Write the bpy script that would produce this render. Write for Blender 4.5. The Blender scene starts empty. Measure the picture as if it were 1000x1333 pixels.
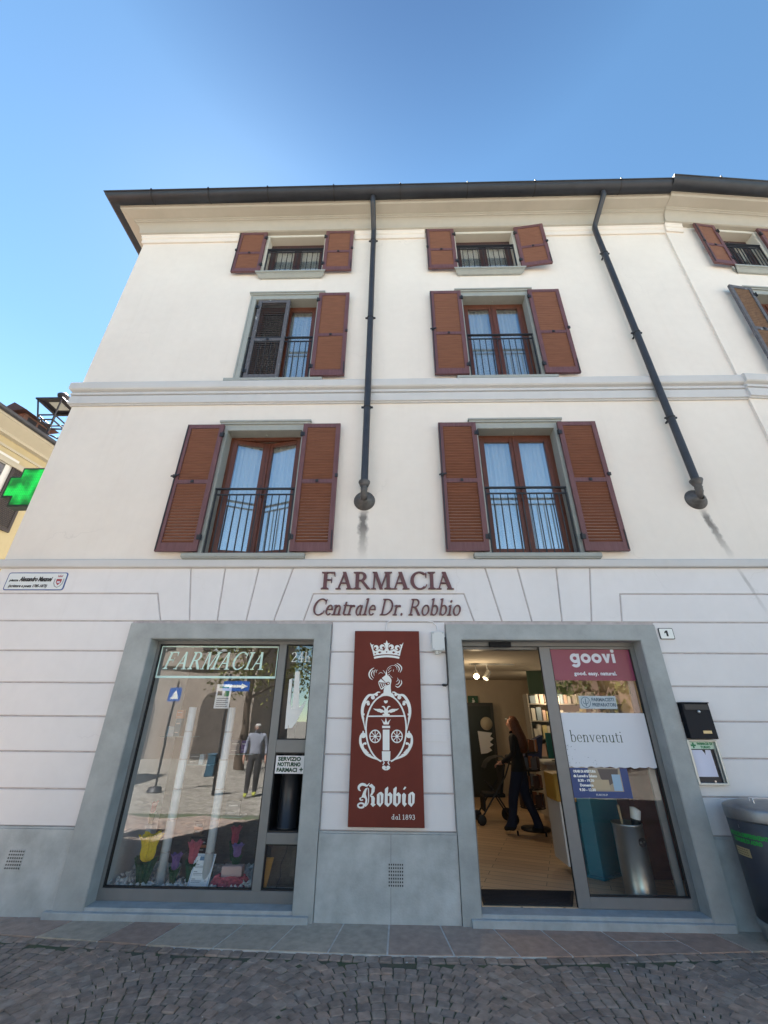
import bpy, math, random
from mathutils import Vector, Matrix
random.seed(7)
rad = math.radians
scene = bpy.context.scene
col = scene.collection

# ------------------------------------------------------------------ camera
FPX = 541.74                                   # focal length in pixels of the 1000 px wide photograph
PITCH, YAW, ROLL = 0.4650976, 0.0270839, 0.0086224
DIST, EYE = 5.2, 1.6                           # metres from the facade, height above the door sill
def cam_axes():
    cp, sp, cy, sy, cr, sr = math.cos(PITCH), math.sin(PITCH), math.cos(YAW), math.sin(YAW), math.cos(ROLL), math.sin(ROLL)
    f = Vector((0, cp, sp)); u = Vector((0, -sp, cp)); r = Vector((1, 0, 0))
    r2 = cr * r + sr * u; u2 = cr * u - sr * r
    Y = Matrix(((cy, -sy, 0), (sy, cy, 0), (0, 0, 1)))
    return Y @ r2, Y @ u2, Y @ f
CR, CU, CF = cam_axes()
cam = bpy.data.cameras.new("camera")
cam.sensor_fit = 'HORIZONTAL'; cam.sensor_width = 36.0; cam.lens = FPX / 1000 * 36.0
cam.clip_start = 0.05; cam.clip_end = 3000
camo = bpy.data.objects.new("camera", cam); col.objects.link(camo)
camo.matrix_world = Matrix(((CR.x, CU.x, -CF.x, 0), (CR.y, CU.y, -CF.y, -DIST), (CR.z, CU.z, -CF.z, EYE), (0, 0, 0, 1)))
scene.camera = camo

# ------------------------------------------------------------------ sky, sun, exposure
SUN_EL, SUN_AZ = rad(56), rad(-32)             # azimuth from +Y towards +X: the sun stands behind the house, to the left
world = bpy.data.worlds.new("World"); scene.world = world; world.use_nodes = True
wn = world.node_tree.nodes; wl = world.node_tree.links
sky = wn.new('ShaderNodeTexSky'); sky.sky_type = 'NISHITA'; sky.sun_disc = False
sky.sun_elevation = SUN_EL; sky.sun_rotation = SUN_AZ
sky.air_density = 0.65; sky.dust_density = 0.05; sky.ozone_density = 3.0
bg = wn['Background']; bg.inputs['Strength'].default_value = 0.05
# the air near the horizon is paler and more cyan than the zenith
wg = wn.new('ShaderNodeTexCoord'); wsx = wn.new('ShaderNodeSeparateXYZ'); wl.new(wg.outputs['Generated'], wsx.inputs[0])
wr = wn.new('ShaderNodeValToRGB'); wl.new(wsx.outputs[2], wr.inputs[0])
e = wr.color_ramp.elements; e[0].position = .25; e[0].color = (1.62, 1.62, 1.25, 1); e[1].position = .98; e[1].color = (.62, .76, .76, 1)
e = wr.color_ramp.elements.new(.62); e.color = (1.10, 1.30, 1.15, 1)
e = wr.color_ramp.elements.new(.90); e.color = (.92, 1.14, 1.05, 1)
wm = wn.new('ShaderNodeMixRGB'); wm.blend_type = 'MULTIPLY'; wm.inputs[0].default_value = 1
wl.new(sky.outputs[0], wm.inputs[1]); wl.new(wr.outputs[0], wm.inputs[2]); wl.new(wm.outputs[0], bg.inputs['Color'])
sl = bpy.data.lights.new("sun", 'SUN'); sl.energy = 5.0; sl.angle = rad(0.5); sl.color = (1.0, 0.965, 0.91)
so = bpy.data.objects.new("sun", sl); col.objects.link(so)
sd = Vector((math.sin(SUN_AZ) * math.cos(SUN_EL), math.cos(SUN_AZ) * math.cos(SUN_EL), math.sin(SUN_EL)))
so.rotation_euler = sd.to_track_quat('Z', 'Y').to_euler(); so.location = sd * 60
scene.view_settings.view_transform = 'Standard'; scene.view_settings.look = 'None'
scene.view_settings.exposure = 2.62; scene.view_settings.gamma = 1.0
try:
    scene.cycles.max_bounces = 10; scene.cycles.transparent_max_bounces = 16
    scene.cycles.sample_clamp_indirect = 6.0; scene.cycles.caustics_reflective = False
except Exception: pass

# ------------------------------------------------------------------ helpers
def at(px, py, Y=0.0):
    """world X, Z of a photograph pixel on the upright plane at depth Y"""
    d = CR * ((px - 500) / FPX) - CU * ((py - 666.5) / FPX) + CF
    t = (Y + DIST) / d.y
    return d.x * t, EYE + d.z * t
def mirrored(px, py, Z=-0.1):
    """world X, Y of a point at height Z that the photograph shows reflected in the shop glass"""
    d = CR * ((px - 500) / FPX) - CU * ((py - 666.5) / FPX) + CF
    t = (Z - EYE) / d.z
    return d.x * t, -(d.y * t - DIST - 0.15) + 0.15

class MB:
    def __init__(s, xf=None): s.v = []; s.f = []; s.m = []; s.s = []; s.xf = xf
    def add(s, vs, fs, m=0, smooth=False):
        b = len(s.v)
        s.v += [(s.xf(*p) if s.xf else tuple(p)) for p in vs]
        for f in fs: s.f.append([b + i for i in f]); s.m.append(m); s.s.append(smooth)
        return s
    def box(s, x0, x1, y0, y1, z0, z1, m=0):
        v = [(x0,y0,z0),(x1,y0,z0),(x1,y1,z0),(x0,y1,z0),(x0,y0,z1),(x1,y0,z1),(x1,y1,z1),(x0,y1,z1)]
        return s.add(v, [(0,3,2,1),(4,5,6,7),(0,1,5,4),(1,2,6,5),(2,3,7,6),(3,0,4,7)], m)
    def obox(s, c, ax, ay, az, m=0):
        c = Vector(c); v = []
        for k in (-1, 1):
            for (i, j) in ((-1,-1),(1,-1),(1,1),(-1,1)): v.append(tuple(c + ax*i + ay*j + az*k))
        return s.add(v, [(0,3,2,1),(4,5,6,7),(0,1,5,4),(1,2,6,5),(2,3,7,6),(3,0,4,7)], m)
    def prism(s, poly, y0, y1, m=0, taper=None):
        """poly of (x, z); front face at y0, back rim at y1"""
        a = sum(poly[i][0]*poly[(i+1)%len(poly)][1]-poly[(i+1)%len(poly)][0]*poly[i][1] for i in range(len(poly)))
        if a < 0: poly = poly[::-1]
        n = len(poly); fr = inset(poly, taper) if taper else poly
        v = [(x, y0, z) for x, z in fr] + [(x, y1, z) for x, z in poly]
        f = [tuple(range(n)), tuple(range(2*n-1, n-1, -1))] + [(i, n+i, n+(i+1)%n, (i+1)%n) for i in range(n)]
        return s.add(v, f, m)
    def slab(s, poly, z0, z1, m=0):
        """poly of (x, y), extruded upward"""
        a = sum(poly[i][0]*poly[(i+1)%len(poly)][1]-poly[(i+1)%len(poly)][0]*poly[i][1] for i in range(len(poly)))
        if a < 0: poly = poly[::-1]
        n = len(poly); v = [(x, y, z1) for x, y in poly] + [(x, y, z0) for x, y in poly]
        f = [tuple(range(n)), tuple(range(2*n-1, n-1, -1))] + [(i, n+i, n+(i+1)%n, (i+1)%n) for i in range(n)]
        return s.add(v, f, m)
    def tube(s, pts, r, n=10, m=0, caps=True, smooth=True):
        pts = [Vector(p) for p in pts]; rs = r if isinstance(r, (list, tuple)) else [r]*len(pts)
        v = []; up = None
        for i, p in enumerate(pts):
            if i == 0: d = pts[1]-p
            elif i == len(pts)-1: d = p-pts[i-1]
            else: d = (pts[i+1]-p).normalized() + (p-pts[i-1]).normalized()
            d.normalize()
            if up is None: up = Vector((0,0,1)) if abs(d.z) < .9 else Vector((0,1,0))
            a = d.cross(up)
            if a.length < 1e-4: a = d.cross(Vector((1,0,0)))
            a.normalize(); b = a.cross(d).normalized(); up = b
            for k in range(n):
                t = 2*math.pi*k/n; v.append(tuple(p + (a*math.cos(t)+b*math.sin(t))*rs[i]))
        f = []
        for i in range(len(pts)-1):
            for k in range(n):
                f.append((i*n+k, i*n+(k+1)%n, (i+1)*n+(k+1)%n, (i+1)*n+k))
        s.add(v, f, m, smooth)
        if caps:
            L = len(pts)-1
            s.add(v[:n][::-1], [tuple(range(n))], m); s.add(v[L*n:], [tuple(range(n))], m)
        return s
    def lathe(s, c, prof, n=24, m=0, smooth=True, a0=0, a1=2*math.pi, axis='z'):
        v = []; f = []; full = abs(a1-a0-2*math.pi) < 1e-6; k = n if full else n+1
        for r, z in prof:
            for i in range(k):
                t = a0+(a1-a0)*i/n
                if axis == 'z': v.append((c[0]+r*math.cos(t), c[1]+r*math.sin(t), c[2]+z))
                else: v.append((c[0]+r*math.cos(t), c[1]+z, c[2]+r*math.sin(t)))
        for j in range(len(prof)-1):
            for i in range(n if full else k-1):
                f.append((j*k+i, j*k+(i+1)%k, (j+1)*k+(i+1)%k, (j+1)*k+i))
        return s.add(v, f, m, smooth)
    def ball(s, c, rx, ry, rz, n=12, m=0):
        prof = [(math.sin(math.pi*j/8), -math.cos(math.pi*j/8)) for j in range(9)]
        v = []; f = []
        for r, z in prof:
            for i in range(n):
                t = 2*math.pi*i/n; v.append((c[0]+rx*r*math.cos(t), c[1]+ry*r*math.sin(t), c[2]+rz*z))
        for j in range(8):
            for i in range(n): f.append((j*n+i, j*n+(i+1)%n, (j+1)*n+(i+1)%n, (j+1)*n+i))
        return s.add(v, f, m, True)
    def build(s, name, mats, parent=None, bevel=0, seg=1):
        mats = mats if isinstance(mats, (list, tuple)) else [mats]
        off = Vector((0,0,0)); p = parent
        while p is not None: off += p.location; p = p.parent
        me = bpy.data.meshes.new(name)
        me.from_pydata([(x-off.x, y-off.y, z-off.z) for x, y, z in s.v], [], s.f)
        for m in mats: me.materials.append(m)
        me.polygons.foreach_set('material_index', s.m); me.polygons.foreach_set('use_smooth', s.s)
        me.update()
        o = bpy.data.objects.new(name, me); col.objects.link(o)
        if parent is not None: o.parent = parent
        if bevel:
            b = o.modifiers.new('bevel', 'BEVEL'); b.width = bevel; b.segments = seg; b.limit_method = 'ANGLE'; b.angle_limit = rad(40)
        return o
def inset(poly, d):
    """shrink a counter-clockwise polygon by d"""
    out = []; n = len(poly)
    for i in range(n):
        p0, p1, p2 = Vector(poly[i-1]), Vector(poly[i]), Vector(poly[(i+1)%n])
        e1 = (p1-p0).normalized(); e2 = (p2-p1).normalized()
        n1 = Vector((-e1.y, e1.x)); n2 = Vector((-e2.y, e2.x)); b = n1+n2
        k = d/max(.25, 1+n1.dot(n2))
        out.append((p1.x+b.x*k, p1.y+b.y*k))
    return out
def tag(o, label=None, cat=None, group=None, kind=None):
    if label: o['label'] = label
    if cat: o['category'] = cat
    if group: o['group'] = group
    if kind: o['kind'] = kind
    return o
def thing(name, loc, label, cat, group=None):
    o = bpy.data.objects.new(name, None); col.objects.link(o); o.location = loc; o.empty_display_size = .2
    return tag(o, label, cat, group)
def copy_tree(o, parent=None):
    c = o.copy(); col.objects.link(c)
    if parent is not None: c.parent = parent
    for ch in list(o.children): copy_tree(ch, c)
    return c

# ------------------------------------------------------------------ materials
def mat(name, color, rough=.7, metal=0., var=.0, vscale=6., bump=0., bscale=60., spec=.5, color2=None, detail=6):
    m = bpy.data.materials.new(name); m.use_nodes = True
    nt = m.node_tree; N = nt.nodes; L = nt.links; b = N['Principled BSDF']
    b.inputs['Base Color'].default_value = (*color, 1); b.inputs['Roughness'].default_value = rough
    b.inputs['Metallic'].default_value = metal; b.inputs['Specular IOR Level'].default_value = spec
    if var or bump or color2: g = N.new('ShaderNodeNewGeometry')
    if var or color2:
        t = N.new('ShaderNodeTexNoise'); t.inputs['Scale'].default_value = vscale; t.inputs['Detail'].default_value = detail+4; t.inputs['Roughness'].default_value = .64
        L.new(g.outputs['Position'], t.inputs['Vector'])
        r = N.new('ShaderNodeValToRGB'); r.color_ramp.elements[0].position = .32; r.color_ramp.elements[1].position = .68
        c2 = color2 or tuple(min(1, c*(1+var)) for c in color)
        c1 = color if color2 else tuple(c*(1-var) for c in color)
        r.color_ramp.elements[0].color = (*c1, 1); r.color_ramp.elements[1].color = (*c2, 1)
        L.new(t.outputs['Fac'], r.inputs[0]); L.new(r.outputs[0], b.inputs['Base Color'])
    if bump:
        t2 = N.new('ShaderNodeTexNoise'); t2.inputs['Scale'].default_value = bscale; t2.inputs['Detail'].default_value = 5
        L.new(g.outputs['Position'], t2.inputs['Vector'])
        bp = N.new('ShaderNodeBump'); bp.inputs['Strength'].default_value = bump; bp.inputs['Distance'].default_value = .01
        L.new(t2.outputs['Fac'], bp.inputs['Height']); L.new(bp.outputs[0], b.inputs['Normal'])
    return m
def emit(name, color, strength):
    m = bpy.data.materials.new(name); m.use_nodes = True; b = m.node_tree.nodes['Principled BSDF']
    b.inputs['Base Color'].default_value = (0,0,0,1)
    b.inputs['Emission Color'].default_value = (*color, 1); b.inputs['Emission Strength'].default_value = strength
    return m
def glass(name, refl=.25, tint=(1,1,1), rough=0.):
    m = bpy.data.materials.new(name); m.use_nodes = True; nt = m.node_tree; N = nt.nodes; L = nt.links
    N.remove(N['Principled BSDF']); out = N['Material Output']
    t = N.new('ShaderNodeBsdfTransparent'); t.inputs[0].default_value = (*tint, 1)
    g = N.new('ShaderNodeBsdfGlossy'); g.inputs['Roughness'].default_value = rough; g.inputs['Color'].default_value = (.95,.97,1,1)
    fr = N.new('ShaderNodeLayerWeight'); fr.inputs['Blend'].default_value = .12
    mp = N.new('ShaderNodeMapRange'); mp.inputs['To Min'].default_value = refl; mp.inputs['To Max'].default_value = min(1, refl+.4)
    L.new(fr.outputs['Fresnel'], mp.inputs['Value'])
    x = N.new('ShaderNodeMixShader'); L.new(mp.outputs[0], x.inputs[0]); L.new(t.outputs[0], x.inputs[1]); L.new(g.outputs[0], x.inputs[2])
    # very slight waviness of the sheet
    ge = N.new('ShaderNodeNewGeometry'); ns = N.new('ShaderNodeTexNoise'); ns.inputs['Scale'].default_value = 1.6; ns.inputs['Detail'].default_value = 1
    bp = N.new('ShaderNodeBump'); bp.inputs['Strength'].default_value = .06; bp.inputs['Distance'].default_value = .03
    L.new(ge.outputs['Position'], ns.inputs['Vector']); L.new(ns.outputs['Fac'], bp.inputs['Height']); L.new(bp.outputs[0], g.inputs['Normal'])
    L.new(x.outputs[0], out.inputs[0]); return m
def wood(name, c1, c2, scale=9, stretch=(1,1,.12), rough=.45, bump=.06):
    m = bpy.data.materials.new(name); m.use_nodes = True; nt = m.node_tree; N = nt.nodes; L = nt.links; b = N['Principled BSDF']
    b.inputs['Roughness'].default_value = rough
    g = N.new('ShaderNodeNewGeometry'); mp = N.new('ShaderNodeMapping'); mp.inputs['Scale'].default_value = stretch
    n = N.new('ShaderNodeTexNoise'); n.inputs['Scale'].default_value = scale*4; n.inputs['Detail'].default_value = 5; n.inputs['Distortion'].default_value = .6
    r = N.new('ShaderNodeValToRGB'); r.color_ramp.elements[0].color = (*c1,1); r.color_ramp.elements[1].color = (*c2,1)
    r.color_ramp.elements[0].position = .3; r.color_ramp.elements[1].position = .7
    L.new(g.outputs['Position'], mp.inputs['Vector']); L.new(mp.outputs[0], n.inputs['Vector']); L.new(n.outputs['Fac'], r.inputs[0]); L.new(r.outputs[0], b.inputs['Base Color'])
    bp = N.new('ShaderNodeBump'); bp.inputs['Strength'].default_value = bump; bp.inputs['Distance'].default_value = .01
    L.new(n.outputs['Fac'], bp.inputs['Height']); L.new(bp.outputs[0], b.inputs['Normal']); return m

def plaster(name, base, blot, streaks=(), rough=.9, crack=0.):
    """painted render: soft large blotches, fine grain, and dirt runs (x centre, x drift per metre, half width, z low, z high, strength)"""
    m = bpy.data.materials.new(name); m.use_nodes = True; nt = m.node_tree; N = nt.nodes; L = nt.links; b = N['Principled BSDF']
    b.inputs['Roughness'].default_value = rough; b.inputs['Specular IOR Level'].default_value = .25
    g = N.new('ShaderNodeNewGeometry')
    def noise(sc, det=5, vec=None):
        n = N.new('ShaderNodeTexNoise'); n.inputs['Scale'].default_value = sc; n.inputs['Detail'].default_value = det
        L.new(vec or g.outputs['Position'], n.inputs['Vector']); return n.outputs['Fac']
    def math_(op, a, c=None, clamp=False):
        n = N.new('ShaderNodeMath'); n.operation = op; n.use_clamp = clamp
        for i, q in enumerate((a, c)):
            if q is None: continue
            if isinstance(q, (int, float)): n.inputs[i].default_value = q
            else: L.new(q, n.inputs[i])
        return n.outputs[0]
    r = N.new('ShaderNodeValToRGB'); r.color_ramp.elements[0].position = .3; r.color_ramp.elements[1].position = .72
    r.color_ramp.elements[0].color = (*blot,1); r.color_ramp.elements[1].color = (*base,1)
    n1 = noise(.9); n2 = noise(7.); L.new(math_('ADD', math_('MULTIPLY', n1, .65), math_('MULTIPLY', n2, .35)), r.inputs[0])
    mp = N.new('ShaderNodeMapping'); mp.inputs['Scale'].default_value = (7, 7, .35); L.new(g.outputs['Position'], mp.inputs['Vector'])
    run = noise(1.2, 4, mp.outputs[0])
    mx = N.new('ShaderNodeMixRGB'); mx.blend_type = 'MULTIPLY'; mx.inputs[2].default_value = (.82,.80,.78,1)
    L.new(math_('MULTIPLY', math_('SUBTRACT', run, .56, True), .7, True), mx.inputs[0]); L.new(r.outputs[0], mx.inputs[1])
    last = mx.outputs[0]
    if crack:
        wv = N.new('ShaderNodeMixRGB'); wv.inputs[0].default_value = .35; nv = N.new('ShaderNodeTexNoise'); nv.inputs['Scale'].default_value = 3; nv.inputs['Detail'].default_value = 6
        L.new(g.outputs['Position'], nv.inputs['Vector']); L.new(g.outputs['Position'], wv.inputs[1]); L.new(nv.outputs['Color'], wv.inputs[2])
        vo = N.new('ShaderNodeTexVoronoi'); vo.feature = 'DISTANCE_TO_EDGE'; vo.inputs['Scale'].default_value = .55; L.new(wv.outputs[0], vo.inputs['Vector'])
        ln = math_('MULTIPLY', math_('SUBTRACT', .0035, vo.outputs['Distance']), 400., True)
        kk = math_('MULTIPLY', math_('MULTIPLY', ln, math_('MULTIPLY', math_('SUBTRACT', noise(.8, 3), .52), 8., True)), crack)
        q = N.new('ShaderNodeMixRGB'); q.inputs[2].default_value = (.30,.28,.27,1); L.new(kk, q.inputs[0]); L.new(last, q.inputs[1]); last = q.outputs[0]
    sep = N.new('ShaderNodeSeparateXYZ'); L.new(g.outputs['Position'], sep.inputs[0])
    for xc, dr, hw, z0, z1, st in streaks:
        nz = noise(11., 4)
        dx = math_('ABSOLUTE', math_('SUBTRACT', sep.outputs[0], math_('ADD', xc, math_('MULTIPLY', math_('SUBTRACT', sep.outputs[2], z1), dr))))
        dx = math_('ADD', dx, math_('MULTIPLY', math_('SUBTRACT', nz, .5), hw*1.5))
        a = math_('SUBTRACT', 1., math_('DIVIDE', dx, hw), True)
        zt = math_('MULTIPLY', math_('SUBTRACT', z1, sep.outputs[2]), 6., True)
        zb = math_('MULTIPLY', math_('SUBTRACT', sep.outputs[2], z0), 2.0, True)
        k = math_('MULTIPLY', math_('MULTIPLY', math_('MULTIPLY', a, 1.7, True), st), math_('MULTIPLY', zt, zb))
        q = N.new('ShaderNodeMixRGB'); q.inputs[2].default_value = (.10,.095,.095,1); L.new(k, q.inputs[0]); L.new(last, q.inputs[1]); last = q.outputs[0]
    L.new(last, b.inputs['Base Color'])
    bp = N.new('ShaderNodeBump'); bp.inputs['Strength'].default_value = .12; bp.inputs['Distance'].default_value = .01
    L.new(math_('ADD', noise(90., 4), math_('MULTIPLY', noise(2.2, 3), 2.)), bp.inputs['Height']); L.new(bp.outputs[0], b.inputs['Normal'])
    return m
def weathered(name, base, dark, light):
    """wood whose paint has turned dark and flakes off in pale patches"""
    m = mat(name, base, .75, var=.25, vscale=20, bump=.2, bscale=50)
    nt = m.node_tree; N = nt.nodes; L = nt.links; b = N['Principled BSDF']
    src = b.inputs['Base Color'].links[0].from_socket
    g = N.new('ShaderNodeNewGeometry'); n = N.new('ShaderNodeTexNoise'); n.inputs['Scale'].default_value = 7; n.inputs['Detail'].default_value = 9; n.inputs['Roughness'].default_value = .7
    L.new(g.outputs['Position'], n.inputs['Vector']); r = N.new('ShaderNodeValToRGB'); r.color_ramp.elements[0].position = .60; r.color_ramp.elements[1].position = .63
    L.new(n.outputs['Fac'], r.inputs[0]); x = N.new('ShaderNodeMixRGB'); x.inputs[2].default_value = (*light,1)
    L.new(r.outputs[0], x.inputs[0]); L.new(src, x.inputs[1]); L.new(x.outputs[0], b.inputs['Base Color']); return m
def island(name, cols, rough=.75, bump=.35, bscale=35, spec=.4, vary=.28):
    """each stone of a mesh takes its own tone"""
    m = mat(name, cols[0], rough, bump=bump, bscale=bscale, spec=spec); nt = m.node_tree; N = nt.nodes; L = nt.links; b = N['Principled BSDF']
    g = N.new('ShaderNodeNewGeometry'); r = N.new('ShaderNodeValToRGB'); cr = r.color_ramp; cr.interpolation = 'CONSTANT'
    cr.elements[0].color = (*cols[0],1); cr.elements[1].color = (*cols[-1],1); cr.elements[1].position = (len(cols)-1)/len(cols)
    for i, c in enumerate(cols[1:-1]): e = cr.elements.new((i+1)/len(cols)); e.color = (*c,1)
    L.new(g.outputs['Random Per Island'], r.inputs[0])
    n = N.new('ShaderNodeTexNoise'); n.inputs['Scale'].default_value = 14; n.inputs['Detail'].default_value = 6; L.new(g.outputs['Position'], n.inputs['Vector'])
    q = N.new('ShaderNodeMapRange'); q.inputs['From Min'].default_value = .3; q.inputs['From Max'].default_value = .7; q.inputs['To Min'].default_value = 1-vary; q.inputs['To Max'].default_value = 1+vary
    L.new(n.outputs['Fac'], q.inputs['Value']); x = N.new('ShaderNodeMixRGB'); x.blend_type = 'MULTIPLY'; x.inputs[0].default_value = 1
    L.new(r.outputs[0], x.inputs[1]); L.new(q.outputs[0], x.inputs[2]); L.new(x.outputs[0], b.inputs['Base Color']); return m

M = {}
M['upper'] = plaster('upper_plaster', (.815,.76,.70), (.745,.69,.635), [(-.43,-.01,.075,3.50,4.30,.85), (4.22,-.22,.06,3.50,4.28,.8)], crack=.12)
M['band'] = plaster('band_plaster', (.61,.61,.615), (.55,.55,.555))
M['lower'] = plaster('lower_plaster', (.77,.76,.775), (.70,.69,.705), [(4.40,-.25,.03,2.72,3.42,.35), (-.43,0,.02,3.18,3.42,.4)], crack=.12)
M['groove'] = mat('groove_shadow_render', (.46,.42,.43), .95, var=.2, vscale=9)  # shadow lines of the block joints put into the recess colour
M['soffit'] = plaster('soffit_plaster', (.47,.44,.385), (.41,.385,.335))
M['cream'] = plaster('cream_plaster', (.66,.64,.57), (.60,.58,.52))
M['cement'] = mat('grey_cement', (.36,.385,.39), .85, var=.14, vscale=3.5, bump=.15, bscale=80, spec=.3)
M['plinth'] = mat('plinth_cement', (.42,.45,.46), .9, var=.22, vscale=3.0, bump=.2, bscale=60, spec=.25)
M['joint'] = mat('dark_joint', (.10,.11,.12), .95)
M['sill_cement'] = mat('pale_sill', (.37,.40,.415), .85, var=.16, vscale=6, bump=.15)
M['casing'] = mat('green_grey_paint', (.33,.35,.335), .6, var=.06, vscale=8)
M['alu'] = mat('grey_aluminium', (.19,.195,.20), .45, metal=.2, var=.05)
M['gasket'] = mat('black_gasket', (.012,.012,.014), .6)
M['black'] = mat('black_paint', (.010,.012,.018), .6, spec=.22)
M['iron'] = mat('black_iron', (.02,.021,.025), .5)
M['pipe'] = mat('dark_sheet_metal', (.046,.048,.056), .42, metal=.3, var=.2, vscale=5, bump=.03)
M['oldslat2'] = mat('faded_brown_slat', (.15,.088,.055), .75, var=.3, vscale=14)
M['oldframe2'] = weathered('flaking_blue_grey_frame', (.10,.10,.115), (.05,.04,.04), (.34,.37,.40))
M['gutter'] = mat('gutter_metal', (.026,.03,.04), .5, metal=.2, var=.2, vscale=4)
M['pipe_end'] = mat('weathered_sheet_metal', (.10,.095,.095), .55, metal=.3, var=.35, vscale=12)
M['shframe'] = wood('shutter_frame_paint', (.115,.047,.050), (.160,.072,.075), rough=.5)
M['slat'] = wood('shutter_slat_wood', (.158,.060,.035), (.205,.083,.050), stretch=(.12,1,1), rough=.5)
M['oldframe'] = weathered('flaking_shutter_frame', (.075,.06,.065), (.05,.04,.04), (.33,.31,.32))
M['oldslat'] = mat('faded_dark_slat', (.055,.04,.036), .7, var=.3, vscale=9)
M['casement'] = wood('casement_wood', (.085,.026,.014), (.135,.045,.024), rough=.38)
M['casement_dark'] = wood('dark_casement_wood', (.045,.022,.022), (.07,.034,.032), rough=.4)
M['pane'] = glass('window_glass', .31, (.93,.96,.97))
M['shopglass'] = glass('shop_glass', .15, (.97,.985,.98))
M['doorglass'] = glass('door_glass', .065, (.97,.985,.98))
M['curtain'] = mat('white_curtain', (.84,.86,.84), .9)
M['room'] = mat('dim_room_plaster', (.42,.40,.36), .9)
M['maroon'] = mat('maroon_sign_paint', (.145,.034,.025), .6, var=.1, vscale=2, spec=.15)
M['letter'] = mat('maroon_letter', (.12,.045,.052), .5)
M['white'] = mat('white_print', (.80,.83,.82), .5)
M['paper'] = mat('white_paper', (.78,.78,.80), .7)
M['ink'] = mat('black_ink', (.02,.02,.022), .6)
M['steel'] = mat('steel', (.52,.53,.55), .32, metal=.9, var=.08)
M['brass'] = mat('brass_plate', (.50,.42,.24), .45, metal=.5)
M['boxwhite'] = mat('white_plastic', (.62,.65,.66), .5)
# ------------------------------------------------------------------ the pharmacy house
XL, XF = -5.27, 5.57                           # left corner, fold towards the right wing
WA = rad(4.5); WO = Vector((XF, -.04, 0)); WT = Vector((math.cos(WA), math.sin(WA), 0)); WN = Vector((-math.sin(WA), math.cos(WA), 0))
def wing(x, y, z): p = WO + WT*x + WN*y; return (p.x, p.y, z)
GZ = -.10                                      # street level
house = thing('pharmacy_building', (0, 0, GZ), 'pale three storey corner house with brown shutters above a grey framed pharmacy', 'building')

def wall_grid(mb, x0, x1, z0, z1, y0, y1, holes, m=0):
    xs = sorted({x0, x1, *[h[0] for h in holes], *[h[1] for h in holes]}); zs = sorted({z0, z1, *[h[2] for h in holes], *[h[3] for h in holes]})
    hole = lambda i, j: any(h[0] <= (xs[i]+xs[i+1])/2 <= h[1] and h[2] <= (zs[j]+zs[j+1])/2 <= h[3] for h in holes) if 0 <= i < len(xs)-1 and 0 <= j < len(zs)-1 else True
    for i in range(len(xs)-1):
        for j in range(len(zs)-1):
            if hole(i, j): continue
            a, b, c, d = xs[i], xs[i+1], zs[j], zs[j+1]
            mb.add([(a,y0,c),(b,y0,c),(b,y0,d),(a,y0,d)], [(0,1,2,3)], m)
            mb.add([(a,y1,c),(b,y1,c),(b,y1,d),(a,y1,d)], [(3,2,1,0)], m)
            if hole(i-1, j): mb.add([(a,y0,c),(a,y0,d),(a,y1,d),(a,y1,c)], [(0,1,2,3)], m)
            if hole(i+1, j): mb.add([(b,y0,c),(b,y1,c),(b,y1,d),(b,y0,d)], [(0,1,2,3)], m)
            if hole(i, j-1): mb.add([(a,y0,c),(a,y1,c),(b,y1,c),(b,y0,c)], [(0,1,2,3)], m)
            if hole(i, j+1): mb.add([(a,y0,d),(b,y0,d),(b,y1,d),(a,y1,d)], [(0,1,2,3)], m)
CL, CRT = -2.01, 1.87                          # window axes
HW = .59
ROWS = {'tall': (3.58, 5.64), 'mid': (6.69, 8.72), 'low': (9.45, 10.70)}
holes = [(c-HW, c+HW, *ROWS[k]) for c in (CL, CRT) for k in ROWS]
WC, WHW = 1.47, .43
wholes = [(WC-WHW, WC+WHW, *ROWS[k]) for k in ROWS]
DISP = (-2.97, -.97, -.02, 2.48); DOOR = (.80, 2.92, -.02, 2.48)

mb = MB(); wall_grid(mb, XL, XF+.03, 3.39, 11.1, 0, .36, holes)
mb.box(XL, XL+.36, .36, 9.0, -.1, 11.1)                                    # left flank
mb.box(XL, 12.0, 9.0, 9.3, -.1, 11.1)                                       # rear wall
mb.build('upper_wall', M['upper'], house)
mb = MB(wing); wall_grid(mb, 0, 7.0, 3.39, 11.1, 0, .36, wholes); mb.box(6.64, 7.0, .36, 8.5, -.1, 11.1)
mb.build('wing_wall', M['upper'], house)
# ground storey: recessed joint plane with raised render blocks
mb = MB(); wall_grid(mb, XL, XF+.03, GZ-.1, 3.39, .014, .15, [DISP, DOOR])
mb.build('ground_floor_wall', M['groove'], house)
mb = MB(wing); mb.box(0, 7, .014, .36, GZ-.1, 3.39); mb.build('wing_ground_wall', M['groove'], house)

P = lambda px, py: at(px, py, 0)
def line(pa, pb, za, zb):
    """x at two heights of the joint through two photograph pixels"""
    (xa, z1), (xb, z2) = P(*pa), P(*pb); f = lambda z: xa+(xb-xa)*(z-z1)/(z2-z1)
    return f(za), f(zb)
blocks = []
ZT, ZM, ZB = 3.395, 3.045, 2.695
cz = [.60, .925, 1.27, 1.62, 1.975, 2.335, ZB]
for a, b in ((XL, -3.27), (-.77, .62), (3.13, XF)):
    for z0, z1 in zip(cz, cz[1:]): blocks.append([(a,z0),(b,z0),(b,z1),(a,z1)])
l1t, l1b = line((205.5,775),(208.8,808), ZM, ZB)
L = [line((248.5,742),(246.6,808),ZT,ZB), line((293,742),(282.6,808),ZT,ZB), line((336.5,742),(320.4,808),ZT,ZB), line((381,742),(356.4,808),ZT,ZB)]
Rr = [line((633,744),(654,810),ZT,ZB), line((674.7,744),(693,810),ZT,ZB), line((724.6,744),(732,810),ZT,ZB), line((768,744),(770.5,810),ZT,ZB)]
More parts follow.
